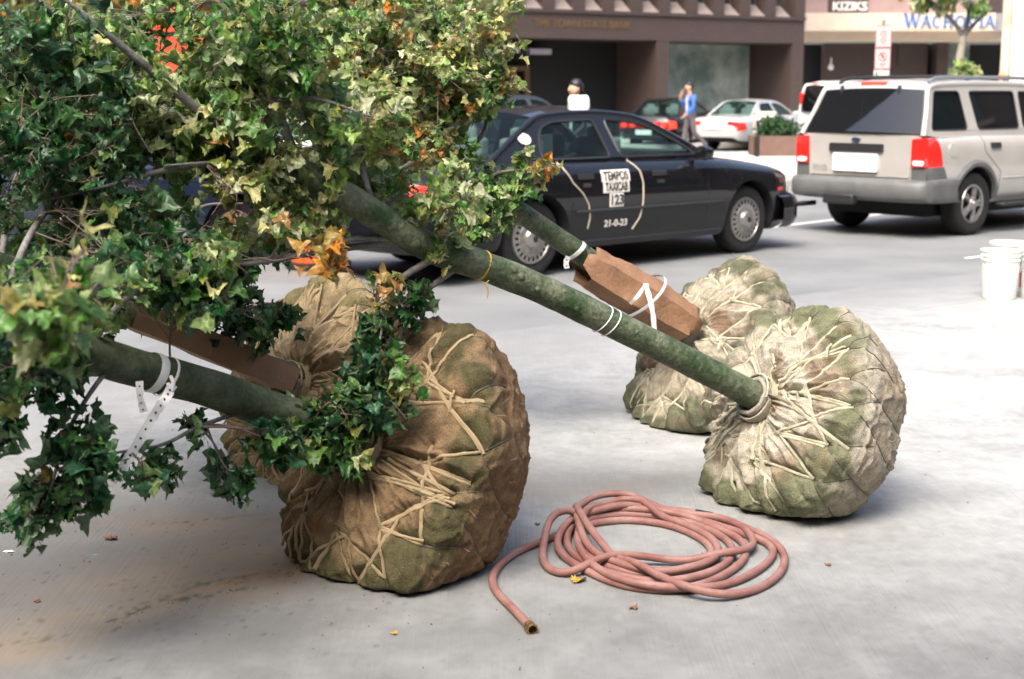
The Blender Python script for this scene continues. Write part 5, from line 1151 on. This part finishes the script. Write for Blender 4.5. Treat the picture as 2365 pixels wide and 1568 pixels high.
dd_ = MB()
for k in range(5):
    t = R(200 + k * 38); uu = axb.cross(Vector((0, 0, 1))).normalized(); vv = axb.cross(uu); c0 = P(1336, 583, 6.67) - tb_.location + (uu * math.cos(t) + vv * math.sin(t)) * .0555 + axb * .02 * math.sin(t)
    dd_.box(c0, (.010, .010, .010))
dd_.build('tape_dots', M['ink'], tb_, smooth=False)
ring(tb_, P(1487, 690, 6.77), (ad + Vector((.15, 0, .1))).normalized(), .140, .016, M['tape'], 'sleeve_tie', tb_, turns=1.0, tilt=.03)
tape(tb_, [P(1490, 655, 6.6), P(1500, 690, 6.58), P(1508, 730, 6.58), P(1511, 772, 6.6)], .024, 'sleeve_tie', tb_)
tape(tb_, [P(1490, 656, 6.6), P(1475, 680, 6.58), P(1455, 702, 6.6)], .018, 'sleeve_tie', tb_)

# ======== tree at the back left, brown board sleeve
f0 = P(690, 862, 5.95); ax_D = trunk_axis(P(700, 890, 5.95), P(330, 735, 5.45))
td = empty('burlapped_tree', (f0.x, f0.y, 0), label='lying tree with a straight brown sleeve, its tan ball half hidden behind the brown ball', cat='tree', group='balled trees lying on the slab')
root_ball(td, P(690, 900, 5.98), (ax_D + Vector((0, -.2, .0))).normalized(), .51, .36, 22, TANC, M['rope_brown'], squash=(1, 1.02), nA=10, fold=1.8, lobes=14, extra=14)
tm = MB(); q_ = catmull([P(720, 885, 6.0), P(560, 830, 5.7), P(400, 765, 5.5), P(280, 715, 5.4), P(120, 660, 5.3), P(-100, 560, 5.1), P(-350, 420, 4.9)], 6); tm.tube(q_, [np.interp(i / 6, [0, 3, 6], [.055, .05, .03]) for i in range(len(q_))], 16); rel(tm, td).build('trunk', M['bark_dark'], td, angle=70); sk = q_[15:]
for l in ([P(400, 765, 5.5), P(420, 640, 5.5), P(520, 600, 5.6), P(620, 610, 5.7)], [P(280, 715, 5.4), P(350, 560, 5.4), P(460, 480, 5.5), P(560, 470, 5.6)], [P(120, 660, 5.3), P(150, 480, 5.4), P(260, 350, 5.5), P(320, 200, 5.6)], [P(0, 610, 5.2), P(40, 400, 5.3), P(100, 250, 5.4)]):
    lb = MB(); qq = limb(lb, l, .015, .004, 8); sk += qq[3:]; rel(lb, td).build('limb', M['bark_grey'], td, angle=70)
cr = Crown(.67)
leave([(280, 560, 240, 130, 5.2, 5.9, 20, .17, 9), (540, 560, 130, 80, 5.4, 5.9, 7, .14, 8), (150, 330, 240, 220, 5.2, 6.0, 18, .2, 8), (430, 680, 110, 50, 5.3, 5.6, 5, .12, 7), (560, 730, 60, 60, 5.3, 5.6, 4, .11, 6), (400, 150, 300, 150, 5.3, 6, 12, .2, 8)], cr, sk, 'deep', .050, dens=.022)
cr.build(td)
ca, cb = P(300, 722, 5.36), P(668, 876, 5.84); ad = (ca - cb).normalized(); u = ad.cross(Vector((0, 0, 1))).normalized(); v = u.cross(ad).normalized(); sl = MB()
for s_ in (0,): 
    sec = [(-.058, -.052), (.052, -.056), (.058, .032), (.04, .055), (-.058, .055)]
    sl.grid([[cb.lerp(ca, t) + (u * p[0] + v * p[1]) * (1 + .07 * float(vnoise(np.array([t * 9, p[0] * 40, 1.])))) - td.location for p in sec + [sec[0]]] for t in np.linspace(0, 1, 22)])
sl.build('board_sleeve', mat('brown_board', (.25, .15, .085), .75, c2=(.32, .20, .12), scale=7, bump=.4), td, angle=20)

# ------------------------------------------------------------------ the coiled hose
M['hose'] = mat('hose_rubber', (.215, .088, .074), .6, c2=(.31, .175, .15), scale=9, bump=.15, bscale=160, fine=.08)
HR = .0136
def hc(a, b): return G(1110 + a * .3237, 1110 + b * .3237, .02)
H_ = [(350, 1055), (250, 945), (135, 830), (82, 735), (115, 635), (220, 540), (330, 485), (450, 435), (560, 395), (660, 350),
 (800, 315), (1050, 290), (1350, 330), (1580, 430), (1650, 540), (1560, 630), (1300, 690), (1050, 665), (850, 600), (715, 500), (710, 390),
 (800, 290), (1000, 250), (1350, 275), (1650, 370), (1790, 480), (1750, 600), (1550, 690), (1250, 730), (950, 680), (740, 590), (620, 480), (640, 370),
 (760, 275), (950, 245), (1250, 262), (1550, 312), (1800, 400), (1890, 500), (1830, 620), (1600, 745), (1350, 790), (1050, 765), (820, 685), (610, 565), (545, 480), (600, 390),
 (740, 310), (900, 262), (1200, 240), (1550, 290), (1850, 380), (2050, 460), (2080, 550), (1950, 665), (1750, 750), (1450, 800), (1150, 790), (900, 720), (750, 600), (690, 470), (735, 335),
 (850, 240), (1080, 215), (1300, 300), (1540, 395), (1680, 490), (1670, 590), (1500, 665), (1250, 700), (980, 640), (780, 540), (700, 420), (685, 300),
 (750, 210), (900, 178), (1200, 200), (1600, 250), (1850, 330), (2050, 420), (2160, 530), (2140, 660), (1980, 780), (1700, 850), (1450, 820), (1200, 720), (1000, 620), (830, 510), (720, 400), (675, 290),
 (760, 210), (920, 195), (1150, 225), (1400, 240), (1700, 290), (1880, 380), (1945, 480), (1850, 555), (1600, 590), (1300, 590), (1000, 600), (800, 640), (620, 680), (500, 650), (440, 560), (470, 450), (560, 380), (680, 350), (800, 370)]
allp = catmull([hc(*p) for p in H_], 10)
q = [Vector(p) for p in allp]; L = [0]
for i in range(1, len(q)): L.append(L[-1] + (q[i] - q[i-1]).length)
N_ = int(L[-1] / .018); ss = np.linspace(0, L[-1], N_); XY = np.stack([np.interp(ss, L, [p.x for p in q]), np.interp(ss, L, [p.y for p in q])], 1)
for _ in range(6): XY[1:-1] = .25 * XY[:-2] + .5 * XY[1:-1] + .25 * XY[2:]
Zh = np.full(N_, HR + .012)
for i in range(N_):
    j = np.arange(0, max(0, i - 6)); 
    if len(j):
        d = np.hypot(*(XY[j] - XY[i]).T); m_ = d < 2 * HR
        if m_.any(): Zh[i] = max(Zh[i], (Zh[j][m_] + np.sqrt((2*HR)**2 - d[m_]**2) * .82).max())
    if i % 1 == 0 and i > 12:
        for b_ in range(1, 12): Zh[i - b_] = max(Zh[i - b_], Zh[i] - .0028 * b_)
Zh = np.minimum(Zh, HR + .012 + .08)
for _ in range(22): Zh[1:-1] = .25 * Zh[:-2] + .5 * Zh[1:-1] + .25 * Zh[2:]
g = G(1530, 1275); hose = empty('garden_hose', (g.x, g.y, 0), label='faded red rubber hose coiled loosely on the concrete between the two front balls', cat='hose')
MB().tube([Vector((x - g.x, y - g.y, z)) for (x, y), z in zip(XY, Zh)], HR, 14).build('hose_tube', M['hose'], hose, angle=80)
p0 = Vector((XY[0][0] - g.x, XY[0][1] - g.y, Zh[0])); dv = (p0 - Vector((XY[4][0] - g.x, XY[4][1] - g.y, Zh[4]))).normalized()
def along(prof): 
    u = dv.cross(Vector((0, 0, 1))).normalized(); v = u.cross(dv); mb = MB(); 
    mb.grid([[p0 + dv * z + (u * math.cos(t) + v * math.sin(t)) * r for t in np.linspace(0, 2*math.pi, 25)] for r, z in prof]); return mb
along([(.0165, -.01), (.0185, -.006), (.0185, .004), (.0172, .006), (.0185, .008), (.019, .024), (.0175, .027), (.0135, .027), (.013, .0)]).build('coupling', M['brass'], hose)
along([(.0132, .012), (.001, .0121)]).build('coupling_bore', M['void'], hose)
bd = [Vector((x - g.x, y - g.y, z)) for (x, y), z in zip(XY, Zh)]
kk = min(range(N_), key=lambda i: (Vector((XY[i][0], XY[i][1], 0)) - G(1635, 1200)).length + .3 * abs(Zh[i] - .07)); MB().tube(bd[max(0, kk-2):kk+3], HR * 1.06, 14).build('repair_tape', M['black_plastic'], hose)

# ------------------------------------------------------------------ buckets
def bucket(px, py, label, lid=False, stripe=False):
    g = G(px, py); e = empty('bucket', (g.x, g.y, .012), label=label, cat='bucket', group='white plastic buckets on the slab')
    MB().lathe([(.001, .0), (.125, .0), (.130, .01), (.137, .2), (.142, .30), (.150, .302), (.150, .312), (.143, .316), (.144, .335), (.153, .337), (.153, .347), (.146, .352), (.148, .372), (.156, .375), (.156, .385), (.144, .385), (.126, .015), (.001, .013)], 40).build('pail', M['bucket'], e, angle=30)
    hd_ = MB(); hd_.tube([Vector((.155 * math.cos(t), -.04 - .12 * math.sin(t), .33 - .15 * math.sin(t))) for t in np.linspace(0, math.pi, 20)], .0025, 6); hd_.build('handle', M['steel'], e)
    if lid: MB().lathe([(.158, .37), (.160, .39), (.150, .398), (.001, .395)], 40).build('lid', M['bucket'], e)
    if stripe:
        MB().grid([[(.1405 * math.cos(t) * k, .1405 * math.sin(t) * k, z) for t in np.linspace(R(170), R(188), 6)] for z, k in ((.08, .967), (.22, 1.003))]).build('red_label', M['sign_red'], e)
    return e
bucket(2305, 692, 'white plastic bucket at the front left of the group by the right edge')
bucket(2392, 690, 'white bucket with a red label strip, cut off by the right edge', stripe=True)
bucket(2325, 672, 'white lidded bucket standing behind the other two at the right edge', lid=True)
g = G(2250, 690); st = MB(); st.box((0, 0, 0), (.14, .03, .010)); o = st.build('stick', M['wood'], bevel=.002, label='short flat white stick resting against the left bucket rim', cat='stick'); o.location = P(2248, 594, 10.75); o.rotation_euler = (0, R(-6), R(8))

# ------------------------------------------------------------------ parking sign
g = P(2034, 217, 28.5); sg_ = empty('parking_sign', (g.x, g.y, 0), label='tall red and white no-parking sign over a small green one, above the SUV roof', cat='sign')
MB().tube([(0, .03, 0), (0, .03, 3.05)], .03, 10).build('post', M['steel'], sg_)
pz = lambda py: 1.6 + (HORIZ - py) / (F / 28.5)
for (a_, b_) in ((62, 112), (113, 161)):
    pn = MB(); pn.box((0, 0, (pz(a_) + pz(b_)) / 2), (.305, .006, pz(a_) - pz(b_) - .006)); pl = pn.build('sign_panel', M['sign_white'], sg_, bevel=.002)
    bo_ = MB(); zt_, zb_ = pz(a_) - .012, pz(b_) + .012
    for c_, d_ in (((0, -.006, zt_), (.27, .004, .012)), ((0, -.006, zb_), (.27, .004, .012)), ((-.138, -.006, (zt_+zb_)/2), (.01, .004, zt_-zb_)), ((.138, -.006, (zt_+zb_)/2), (.01, .004, zt_-zb_))): bo_.box(c_, d_)
    if a_ == 62:
        for k, w_ in enumerate((.05, .16, .18, .12, .17, .1)): bo_.box((0, -.006, zt_ - .06 - k * .055), (w_, .004, .018))
    else:
        zc = zt_ - .16; N0 = 24
        for k in range(N0):
            t, t2 = 2*math.pi*k/N0, 2*math.pi*(k+1)/N0; bo_.add([(r * math.cos(x), -.007, zc + r * math.sin(x)) for r, x in ((.095, t), (.095, t2), (.075, t2), (.075, t))], [(0, 1, 2, 3)])
        bo_.add([(-.065, -.0075, zc + .05), (-.05, -.0075, zc + .065), (.065, -.0075, zc - .05), (.05, -.0075, zc - .065)], [(0, 1, 2, 3)])
        for k, w_ in enumerate((.18, .1)): bo_.box((0, -.006, zt_ - .30 - k * .04), (w_, .004, .016))
    bo_.build('sign_print', M['sign_red'], pl, smooth=False)
me = text_mesh('P', .12, .002); me.transform(Matrix.Translation((0, -.008, pz(113) - .172)) @ Matrix.Rotation(math.pi/2, 4, 'X')); me.materials.clear(); me.materials.append(M['sign_red']); link(bpy.data.objects.new('sign_letter', me), pl)
pn = MB(); pn.box((-.01, 0, (pz(163) + pz(180)) / 2), (.31, .006, pz(163) - pz(180))); p2 = pn.build('sign_panel', M['sign_white'], sg_, bevel=.002); q2 = MB(); q2.box((-.11, -.005, (pz(163) + pz(180)) / 2), (.05, .004, .09)); q2.build('sign_print', M['sign_green'], p2, smooth=False)

# ------------------------------------------------------------------ planter, its shrub, the post and cabinet by it
g = G(1812, 371); pn = empty('planter', (g.x, g.y, .11), label='low brown stone planter box on the island, left of the SUV', cat='planter')
b = MB(); 
for c_, d_ in (((.55, 0, .24), (2.6, .12, .48)), ((.55, .9, .24), (2.6, .12, .48)), ((-.69, .45, .24), (.12, 1.02, .479)), ((1.79, .45, .24), (.12, 1.02, .479))): b.box(c_, d_)
b.build('box', M['brick_tan'], pn, smooth=False, bevel=.01); MB().box((.55, .45, .20), (2.36, .77, .36)).build('soil', mat('soil', (.04, .03, .02), .9), pn)
def bush(name, loc, rx, ry, rz_, n, pal, size, label, cat='shrub', **kw):
    e = empty(name, loc, label=label, cat=cat, **kw); cr = Crown(); loc = Vector(loc)
    cr.tw.tube([loc, loc + Vector((0, 0, rz_ * 1.1))], .015, 6)
    for k in range(n):
        d = rv().normalized() * random.uniform(.35, 1) ** .5; d.z = abs(d.z); c_ = loc + Vector((d.x * rx, d.y * ry, d.z * rz_ + rz_ * .25)); c_ *= 1
        if k % 6 == 0: cr.tw.tube([loc + Vector((d.x * rx * .2, d.y * ry * .2, .05)), c_], .006, 4)
        for _ in range(4): cr.leaf(c_ + rv() * size * 1.5, rv() + Vector((0, 0, .6)), rv(), size, pal if isinstance(pal, str) else random.choice(pal))
    cr.build(e, 'foliage'); return e
bush('shrub', (g.x - .15, g.y + .45, .5), .5, .35, .42, 170, 'deep', .07, 'leafy green shrub growing in the left half of the planter')
bush('shrub', (g.x + .95, g.y + .45, .5), .55, .35, .36, 150, 'deep', .07, 'lower green shrub in the right half of the planter, beside the SUV')
gp = G(1747, 374); po = empty('meter_post', (gp.x, gp.y, .11), label='thin dark post in front of the left end of the planter', cat='post'); MB().tube([(0, 0, 0), (0, 0, .75)], .03, 8).build('post', M['black_plastic'], po); MB().box((0, 0, .80), (.1, .1, .16)).build('head', M['black_plastic'], po, bevel=.03)
gp = G(1762, 352); ub = empty('utility_cabinet', (gp.x, gp.y, .11), label='cream utility cabinet standing in front of the silver car', cat='cabinet'); MB().box((0, 0, .5), (.56, .4, .95)).build('housing', mat('cream_cabinet', (.66, .63, .54), .6), ub, bevel=.03); MB().box((0, 0, .99), (.6, .44, .04)).build('lid', mat('cream_lid', (.7, .67, .58), .6), ub, bevel=.01)

# ------------------------------------------------------------------ street tree and leaf masses beyond
g = P(2212, 217, 31.0); stt = empty('street_tree', (g.x, g.y, .0), label='slim street tree with pale trunk in front of the cream bank fascia', cat='tree')
cr = Crown(); t_ = MB(); D_ = 31.0
tr1 = [P(2203, 345, D_), P(2207, 200, D_), P(2216, 130, D_), P(2224, 85, D_)]; limb(t_, tr1, .10, .08, 10); sk = []
rel(t_, stt).build('trunk', mat('pale_bark', (.28, .25, .2), .8, c2=(.36, .33, .28), scale=10), stt)
for l in ([tr1[-1], P(2200, 50, D_), P(2160, 15, D_), P(2120, -40, D_)], [tr1[-1], P(2235, 40, D_), P(2240, -10, D_), P(2250, -80, D_)], [tr1[-1], P(2250, 55, D_), P(2290, 20, D_)]):
    lb = MB(); qq = limb(lb, l, .06, .02, 7); sk += qq; rel(lb, stt).build('limb', M['bark_grey'], stt)
leave([(2190, -12, 90, 20, 30, 32, 8, .3, 7), (2125, 5, 20, 10, 30.5, 31.5, 2, .2, 6), (2250, 15, 14, 16, 30.5, 31.5, 2, .18, 5), (2200, -80, 160, 50, 30, 32, 12, .6, 10)], cr, sk, ['mid', 'pale'], .13, dens=.09)
cr.build(stt)
g = P(2228, 217, 30.5); bush('shrub', (g.x, g.y, 1.1), .3, .3, .9, 150, ['mid', 'pale'], .10, 'small green shrub against the foot of the pale street tree')
for (px, d_, lab, pal) in ((1010, 33, 'rounded yellow-green street tree behind the upper leaves, just left of the entrance', ['mid', 'pale', 'dry']), (380, 24, 'yellow autumn street tree showing through the leaves at the upper left', ['orange', 'dry', 'pale']), (60, 27, 'green and yellow street tree behind the leaves in the far upper left', ['dry', 'mid', 'orange'])):
    g = P(px, 217, d_); e = empty('street_tree', (g.x, g.y, 0), label=lab, cat='tree'); t_ = MB(); b0 = Vector((g.x, g.y, 0)); qq = limb(t_, [b0, b0 + Vector((.05, 0, 1.4)), b0 + Vector((-.05, 0, 2.9))], .13, .08, 9)
    for k in range(6): limb(t_, [qq[-1], qq[-1] + Vector((math.cos(k) * .7, math.sin(k) * .7, .6)), qq[-1] + Vector((math.cos(k) * 1.4, math.sin(k) * 1.4, 1.6))], .045, .015, 6)
    rel(t_, e).build('trunk', M['bark_grey'], e); cr = Crown()
    for k in range(420):
        d = rv(); c_ = b0 + Vector((d.x * 2.0, d.y * 2.0, 3.6 + d.z * 1.5))
        for _ in range(5): cr.leaf(c_ + rv() * .25, rv() + Vector((0, 0, .7)), rv(), .13, random.choice(pal))
    cr.build(e)

# ------------------------------------------------------------------ roadworks: drums and an orange sign seen in scraps through the leaves
def drum(px, py, label):
    g = G(px, py); e = empty('traffic_drum', (g.x, g.y, 0), label=label, cat='traffic drum')
    MB().lathe([(.30, 0), (.31, .06), (.25, .07)], 24).build('base', M['black_plastic'], e)
    b = MB(); zs = [(.25, .07), (.235, .30), (.235, .31), (.225, .5), (.222, .52), (.21, .72), (.205, .74), (.19, .93), (.15, .97), (.001, .98)]
    b.lathe(zs, 24); b.build('body', M['orange'], e)
    for z in (.36, .62): MB().lathe([(.236 - z * .022, z), (.240 - z * .035, z + .1)], 24).build('white_band', M['white_letter'], e)
    MB().box((0, 0, 1.03), (.2, .04, .08)).build('handle', M['orange'], e, bevel=.015)
drum(735, 618, 'orange traffic drum just above the left balls, nearest of the drums'); drum(345, 590, 'orange and white traffic drum far left among the dark leaves')
g = P(392, 217, 13.5); e = empty('roadwork_sign', (g.x, g.y, 0), label='orange diamond roadwork sign on a stand behind the upper left leaves', cat='sign'); MB().tube([(0, .03, 0), (0, .03, 1.9)], .025, 8).build('post', M['steel'], e)
dm = MB(); k = .36; dm.add([(0, 0, 2.12 + k), (k, 0, 2.12), (0, 0, 2.12 - k), (-k, 0, 2.12), (0, .01, 2.12 + k), (k, .01, 2.12), (0, .01, 2.12 - k), (-k, .01, 2.12)], [(0, 1, 2, 3), (4, 5, 6, 7), (0, 1, 5, 4), (1, 2, 6, 5), (2, 3, 7, 6), (3, 0, 4, 7)]); dm.build('sign_panel', mat('sign_orange', (.9, .08, .03), .5), e, smooth=False)
MB().box((0, -.006, 2.16), (.36, .004, .035)).build('sign_print', M['ink'], e)

# ------------------------------------------------------------------ people
def person(loc, rz, J, edges, label, parts, hair, shirt='shirt'):
    """J joint name -> (pos, radius); one continuous skin-modified body; faces coloured by nearest clothing zone"""
    names = list(J); me = bpy.data.meshes.new('body'); me.from_pydata([J[n][0] for n in names], [(names.index(a), names.index(b)) for a, b in edges], [])
    o = bpy.data.objects.new('t', me); COL.objects.link(o); o.modifiers.new('skin', 'SKIN'); 
    for i, n in enumerate(names):
        r = J[n][1]; r = r if hasattr(r, '__len__') else (r, r); me.skin_vertices[0].data[i].radius = r; me.skin_vertices[0].data[i].use_root = (n == 'pelvis')
    s_ = o.modifiers.new('sub', 'SUBSURF'); s_.levels = s_.render_levels = 2; bpy.context.view_layer.update()
    m2 = bpy.data.meshes.new_from_object(o.evaluated_get(bpy.context.evaluated_depsgraph_get())); bpy.data.objects.remove(o)
    mats = [M['skin'], M[shirt], M['trousers'], M['shoe'], M['undershirt']]; m2.materials.clear(); [m2.materials.append(x) for x in mats]
    for p in m2.polygons:
        c_ = p.center; best, bd_ = None, 9
        for a, b in edges:
            A_, B_ = Vector(J[a][0]), Vector(J[b][0]); ab = B_ - A_; t = max(0, min(1, (c_ - A_).dot(ab) / ab.length_squared)); d = (c_ - A_ - ab * t).length - .5 * (lerp(np.mean(J[a][1]), np.mean(J[b][1]), t))
            if d < bd_: bd_, best = d, (a, b, t)
        p.material_index = parts(best, c_); p.use_smooth = True
    e = empty('person', loc, rz, label=label, cat='person'); body = link(bpy.data.objects.new('body', m2), e)
    hp, hr = hair; h = MB(); h.lathe([(.001, hr * .98), (hr * .5, hr * .86), (hr * .85, hr * .5), (hr, .0), (hr * .95, -hr * .35), (hr * .82, -hr * .7)], 16, (0, 0, 0)); 
    for i, v in enumerate(h.v): h.v[i] = tuple(Vector((v[0] - (.25 * hr if v[2] < 0 else .1 * hr), v[1] * .9, v[2])) + Vector(hp) + Vector((.01 * math.sin(i), 0, .008 * math.cos(i * 2.3))))
    h.build('hair', M['hair'], e); return e
def fingers(J, E, hand, tip_dir, side, pre, curl=.4):
    h = Vector(J[hand][0]); d = Vector(tip_dir).normalized(); s = Vector(side).normalized(); n = d.cross(s)
    for k, (off, ln) in enumerate(((-.03, .070), (-.010, .08), (.010, .075), (.030, .058))):
        b = h + d * .045 + s * off; m_ = b + d * ln * .5 + n * curl * .01; t = b + d * ln * .85 + n * curl * .04
        J[f'{pre}f{k}a'] = (tuple(b), .010); J[f'{pre}f{k}b'] = (tuple(m_), .009); J[f'{pre}f{k}c'] = (tuple(t), .008); E += [(hand, f'{pre}f{k}a'), (f'{pre}f{k}a', f'{pre}f{k}b'), (f'{pre}f{k}b', f'{pre}f{k}c')]
    b = h - s * .035 + d * .01; J[pre + 'ta'] = (tuple(b), .011); J[pre + 'tb'] = (tuple(b - s * .03 + d * .035), .009); E += [(hand, pre + 'ta'), (pre + 'ta', pre + 'tb')]
def parts_fn(best, c):
    a, b, t = best; s = a + b
    if any(k in s for k in ('toe', 'heel')) and c.z < .10: return 3
    if any(k in s for k in ('knee', 'ank', 'hip', 'toe')): return 2
    if 'pelvis' in s and c.z < .98: return 2
    if any(k in s for k in ('head', 'neck', 'nose', 'chin', 'hand', 'crown', 'ear')) and not ('chest' in s and t < .55): return 0
    if 'hand' in s or 'f0' in s or 'Lf' in s or 'Rf' in s or 'Lt' in s or 'Rt' in s: return 0
    if 'wrist' in s and c.z > 1.2 and t > .6: return 0
    if c.x > .10 and abs(c.y) < .05 and 1.0 < c.z < 1.5: return 4
    return 1
J = dict(pelvis=((0, 0, .95), (.15, .12)), waist=((0, 0, 1.1), (.14, .105)), chest=((.02, 0, 1.32), (.175, .12)), neckb=((.03, 0, 1.48), .075), neck=((.045, 0, 1.54), .055), chin=((.075, 0, 1.60), (.07, .062)), head=((.07, 0, 1.68), (.085, .095)), crown=((.06, 0, 1.74), .07), nose=((.175, 0, 1.65), .014),
         Rsh=((.02, -.17, 1.42), .062), Relb=((.14, -.24, 1.20), .047), Rwrist=((.24, -.12, 1.42), .033), Rhand=((.22, -.08, 1.50), .034), Lsh=((.02, .17, 1.42), .062), Lelb=((.04, .25, 1.14), .047), Lwrist=((.22, .20, .98), .033), Lhand=((.27, .18, .94), .034),
         Rhip=((0, -.09, .90), .10), Rknee=((.10, -.10, .50), .068), Rank=((.12, -.10, .09), .048), Rheel=((.08, -.10, .045), .04), Rtoe=((.28, -.11, .04), .034), Lhip=((0, .09, .90), .10), Lknee=((-.06, .10, .50), .068), Lank=((-.42, .10, .20), .048), Lheel=((-.47, .10, .18), .04), Ltoe=((-.33, .10, .05), .034),
         Rear=((.06, -.095, 1.66), .014), Lear=((.06, .095, 1.66), .014))
E = [('pelvis', 'waist'), ('waist', 'chest'), ('chest', 'neckb'), ('neckb', 'neck'), ('neck', 'chin'), ('chin', 'head'), ('head', 'crown'), ('head', 'nose'), ('head', 'Rear'), ('head', 'Lear'), ('chest', 'Rsh'), ('Rsh', 'Relb'), ('Relb', 'Rwrist'), ('Rwrist', 'Rhand'), ('chest', 'Lsh'), ('Lsh', 'Lelb'), ('Lelb', 'Lwrist'), ('Lwrist', 'Lhand'),
     ('pelvis', 'Rhip'), ('Rhip', 'Rknee'), ('Rknee', 'Rank'), ('Rank', 'Rheel'), ('Rank', 'Rtoe'), ('pelvis', 'Lhip'), ('Lhip', 'Lknee'), ('Lknee', 'Lank'), ('Lank', 'Lheel'), ('Lank', 'Ltoe')]
Jp = dict(J); Ep = list(E); fingers(Jp, Ep, 'Rhand', (-.1, .1, 1), (1, 0, 0), 'R', 1.5); fingers(Jp, Ep, 'Lhand', (.6, -.1, -.8), (.3, 1, .2), 'L', 1)
g = G(1592, 361); person((g.x, g.y, .11), R(200), Jp, Ep, 'man in blue shirt and grey trousers walking, one hand raised to his face', parts_fn, ((.055, 0, 1.70), .105))
Js = dict(J); Js.update(Rknee=((.02, -.10, .50), .068), Rank=((0, -.10, .09), .048), Rheel=((-.04, -.10, .045), .04), Rtoe=((.15, -.11, .04), .034), Lknee=((.02, .10, .50), .068), Lank=((0, .10, .09), .048), Lheel=((-.04, .10, .045), .04), Ltoe=((.15, .11, .04), .034), Relb=((.0, -.24, 1.16), .047), Rwrist=((.08, -.23, .93), .033), Rhand=((.10, -.22, .86), .034))
Es = list(E); fingers(Js, Es, 'Rhand', (.1, 0, -1), (0, 1, 0), 'R', 1); fingers(Js, Es, 'Lhand', (.6, -.1, -.8), (.3, 1, .2), 'L', 1)
g = P(1336, 217, 20.5); person((g.x, g.y, .0), R(205), Js, Es, 'dark-haired person standing beyond the taxi, only the head above its roof lamp', parts_fn, ((.05, 0, 1.715), .105), shirt='hair')

# ------------------------------------------------------------------ small litter on the slab
def crumple(name, px, py, size, m, label, cat, seed=0, lobed=True):
    rng = random.Random(seed); g = G(px, py, .013); v, f = LEAF[seed % len(LEAF)]; b = MB(); a_ = rng.uniform(0, 6.28); ca, sa = math.cos(a_), math.sin(a_); cz = rng.uniform(.3, .9)
    V = [((x * ca - (y - .5) * sa) * size, (x * sa + (y - .5) * ca) * size, (abs(z) * cz + .04 + .12 * rng.random()) * size) for x, y, z in v]; b.add(V, [tuple(int(i) for i in q) for q in f]); o = b.build(name, m, label=label, cat=cat); o.location = (g.x, g.y, .012)
    if not lobed: o.scale = (1, .5, .7)
    return o
crumple('fallen_leaf', 1331, 1341, .042, M['yellow_leaf'], 'crumpled yellow leaf tucked under the near edge of the hose coil', 'leaf', 1)
crumple('fallen_leaf', 258, 1244, .036, M['brown_leaf'], 'curled brown leaf scrap below the hanging twigs on the left', 'leaf', 2)
crumple('fallen_leaf', 84, 1389, .018, M['brown_leaf'], 'tiny reddish leaf scrap in the grey lower left of the slab', 'leaf', 3)
crumple('fallen_leaf', 908, 1463, .018, M['yellow_leaf'], 'tiny orange leaf scrap below the brown ball', 'leaf', 4)
crumple('fallen_leaf', 1465, 1406, .022, M['brown_leaf'], 'tiny brown leaf scrap in front of the hose coil', 'leaf', 5)
crumple('fallen_leaf', 1242, 1211, .016, M['leaf'] if False else mat('green_scrap', (.04, .12, .03), .6), 'small green leaf scrap left of the hose coil', 'leaf', 6)
crumple('fallen_leaf', 1512, 1214, .016, M['yellow_leaf'], 'tiny yellow leaf scrap inside the hose coil', 'leaf', 7)
crumple('fallen_leaf', 1910, 1305, .018, M['brown_leaf'], 'small brown leaf scrap between the hose and the pale ball', 'leaf', 8)
crumple('fallen_leaf', 2035, 1010, .02, M['brown_leaf'], 'small brown leaf scrap behind the pale ball', 'leaf', 9)
crumple('paper_scrap', 22, 1275, .028, M['litter_w'], 'small white paper scrap at the left edge of the slab', 'paper', 10, False)
crumple('plastic_scrap', 219, 1281, .012, M['litter_c'], 'tiny cyan plastic scrap left of the brown ball', 'scrap', 11, False)
gb = MB(); rng = random.Random(4)
for k in range(420):
    x, y = (rng.gauss(430, 330), rng.gauss(1340, 100)) if k < 260 else (rng.uniform(300, 2300), rng.uniform(950, 1560))
    if k < 60: t = rng.random(); x, y = 250 + 450 * t + rng.gauss(0, 8), 1445 - 125 * t + rng.gauss(0, 7)
    if y < 930 or x < -20: continue
    g = G(x, y); s_ = rng.uniform(.0015, .005); gb.add([g + Vector((rng.uniform(-1, 1) * s_, rng.uniform(-1, 1) * s_, .012 + (s_ if q == 0 else 0))) for q in range(4)], [(0, 1, 2), (0, 2, 3), (0, 3, 1), (1, 2, 3)])
gb.build('grit', mat('grit', (.05, .045, .035), .9, c2=(.12, .07, .04), scale=20), smooth=False, kind='stuff', label='scattered soil crumbs and grit on the concrete')
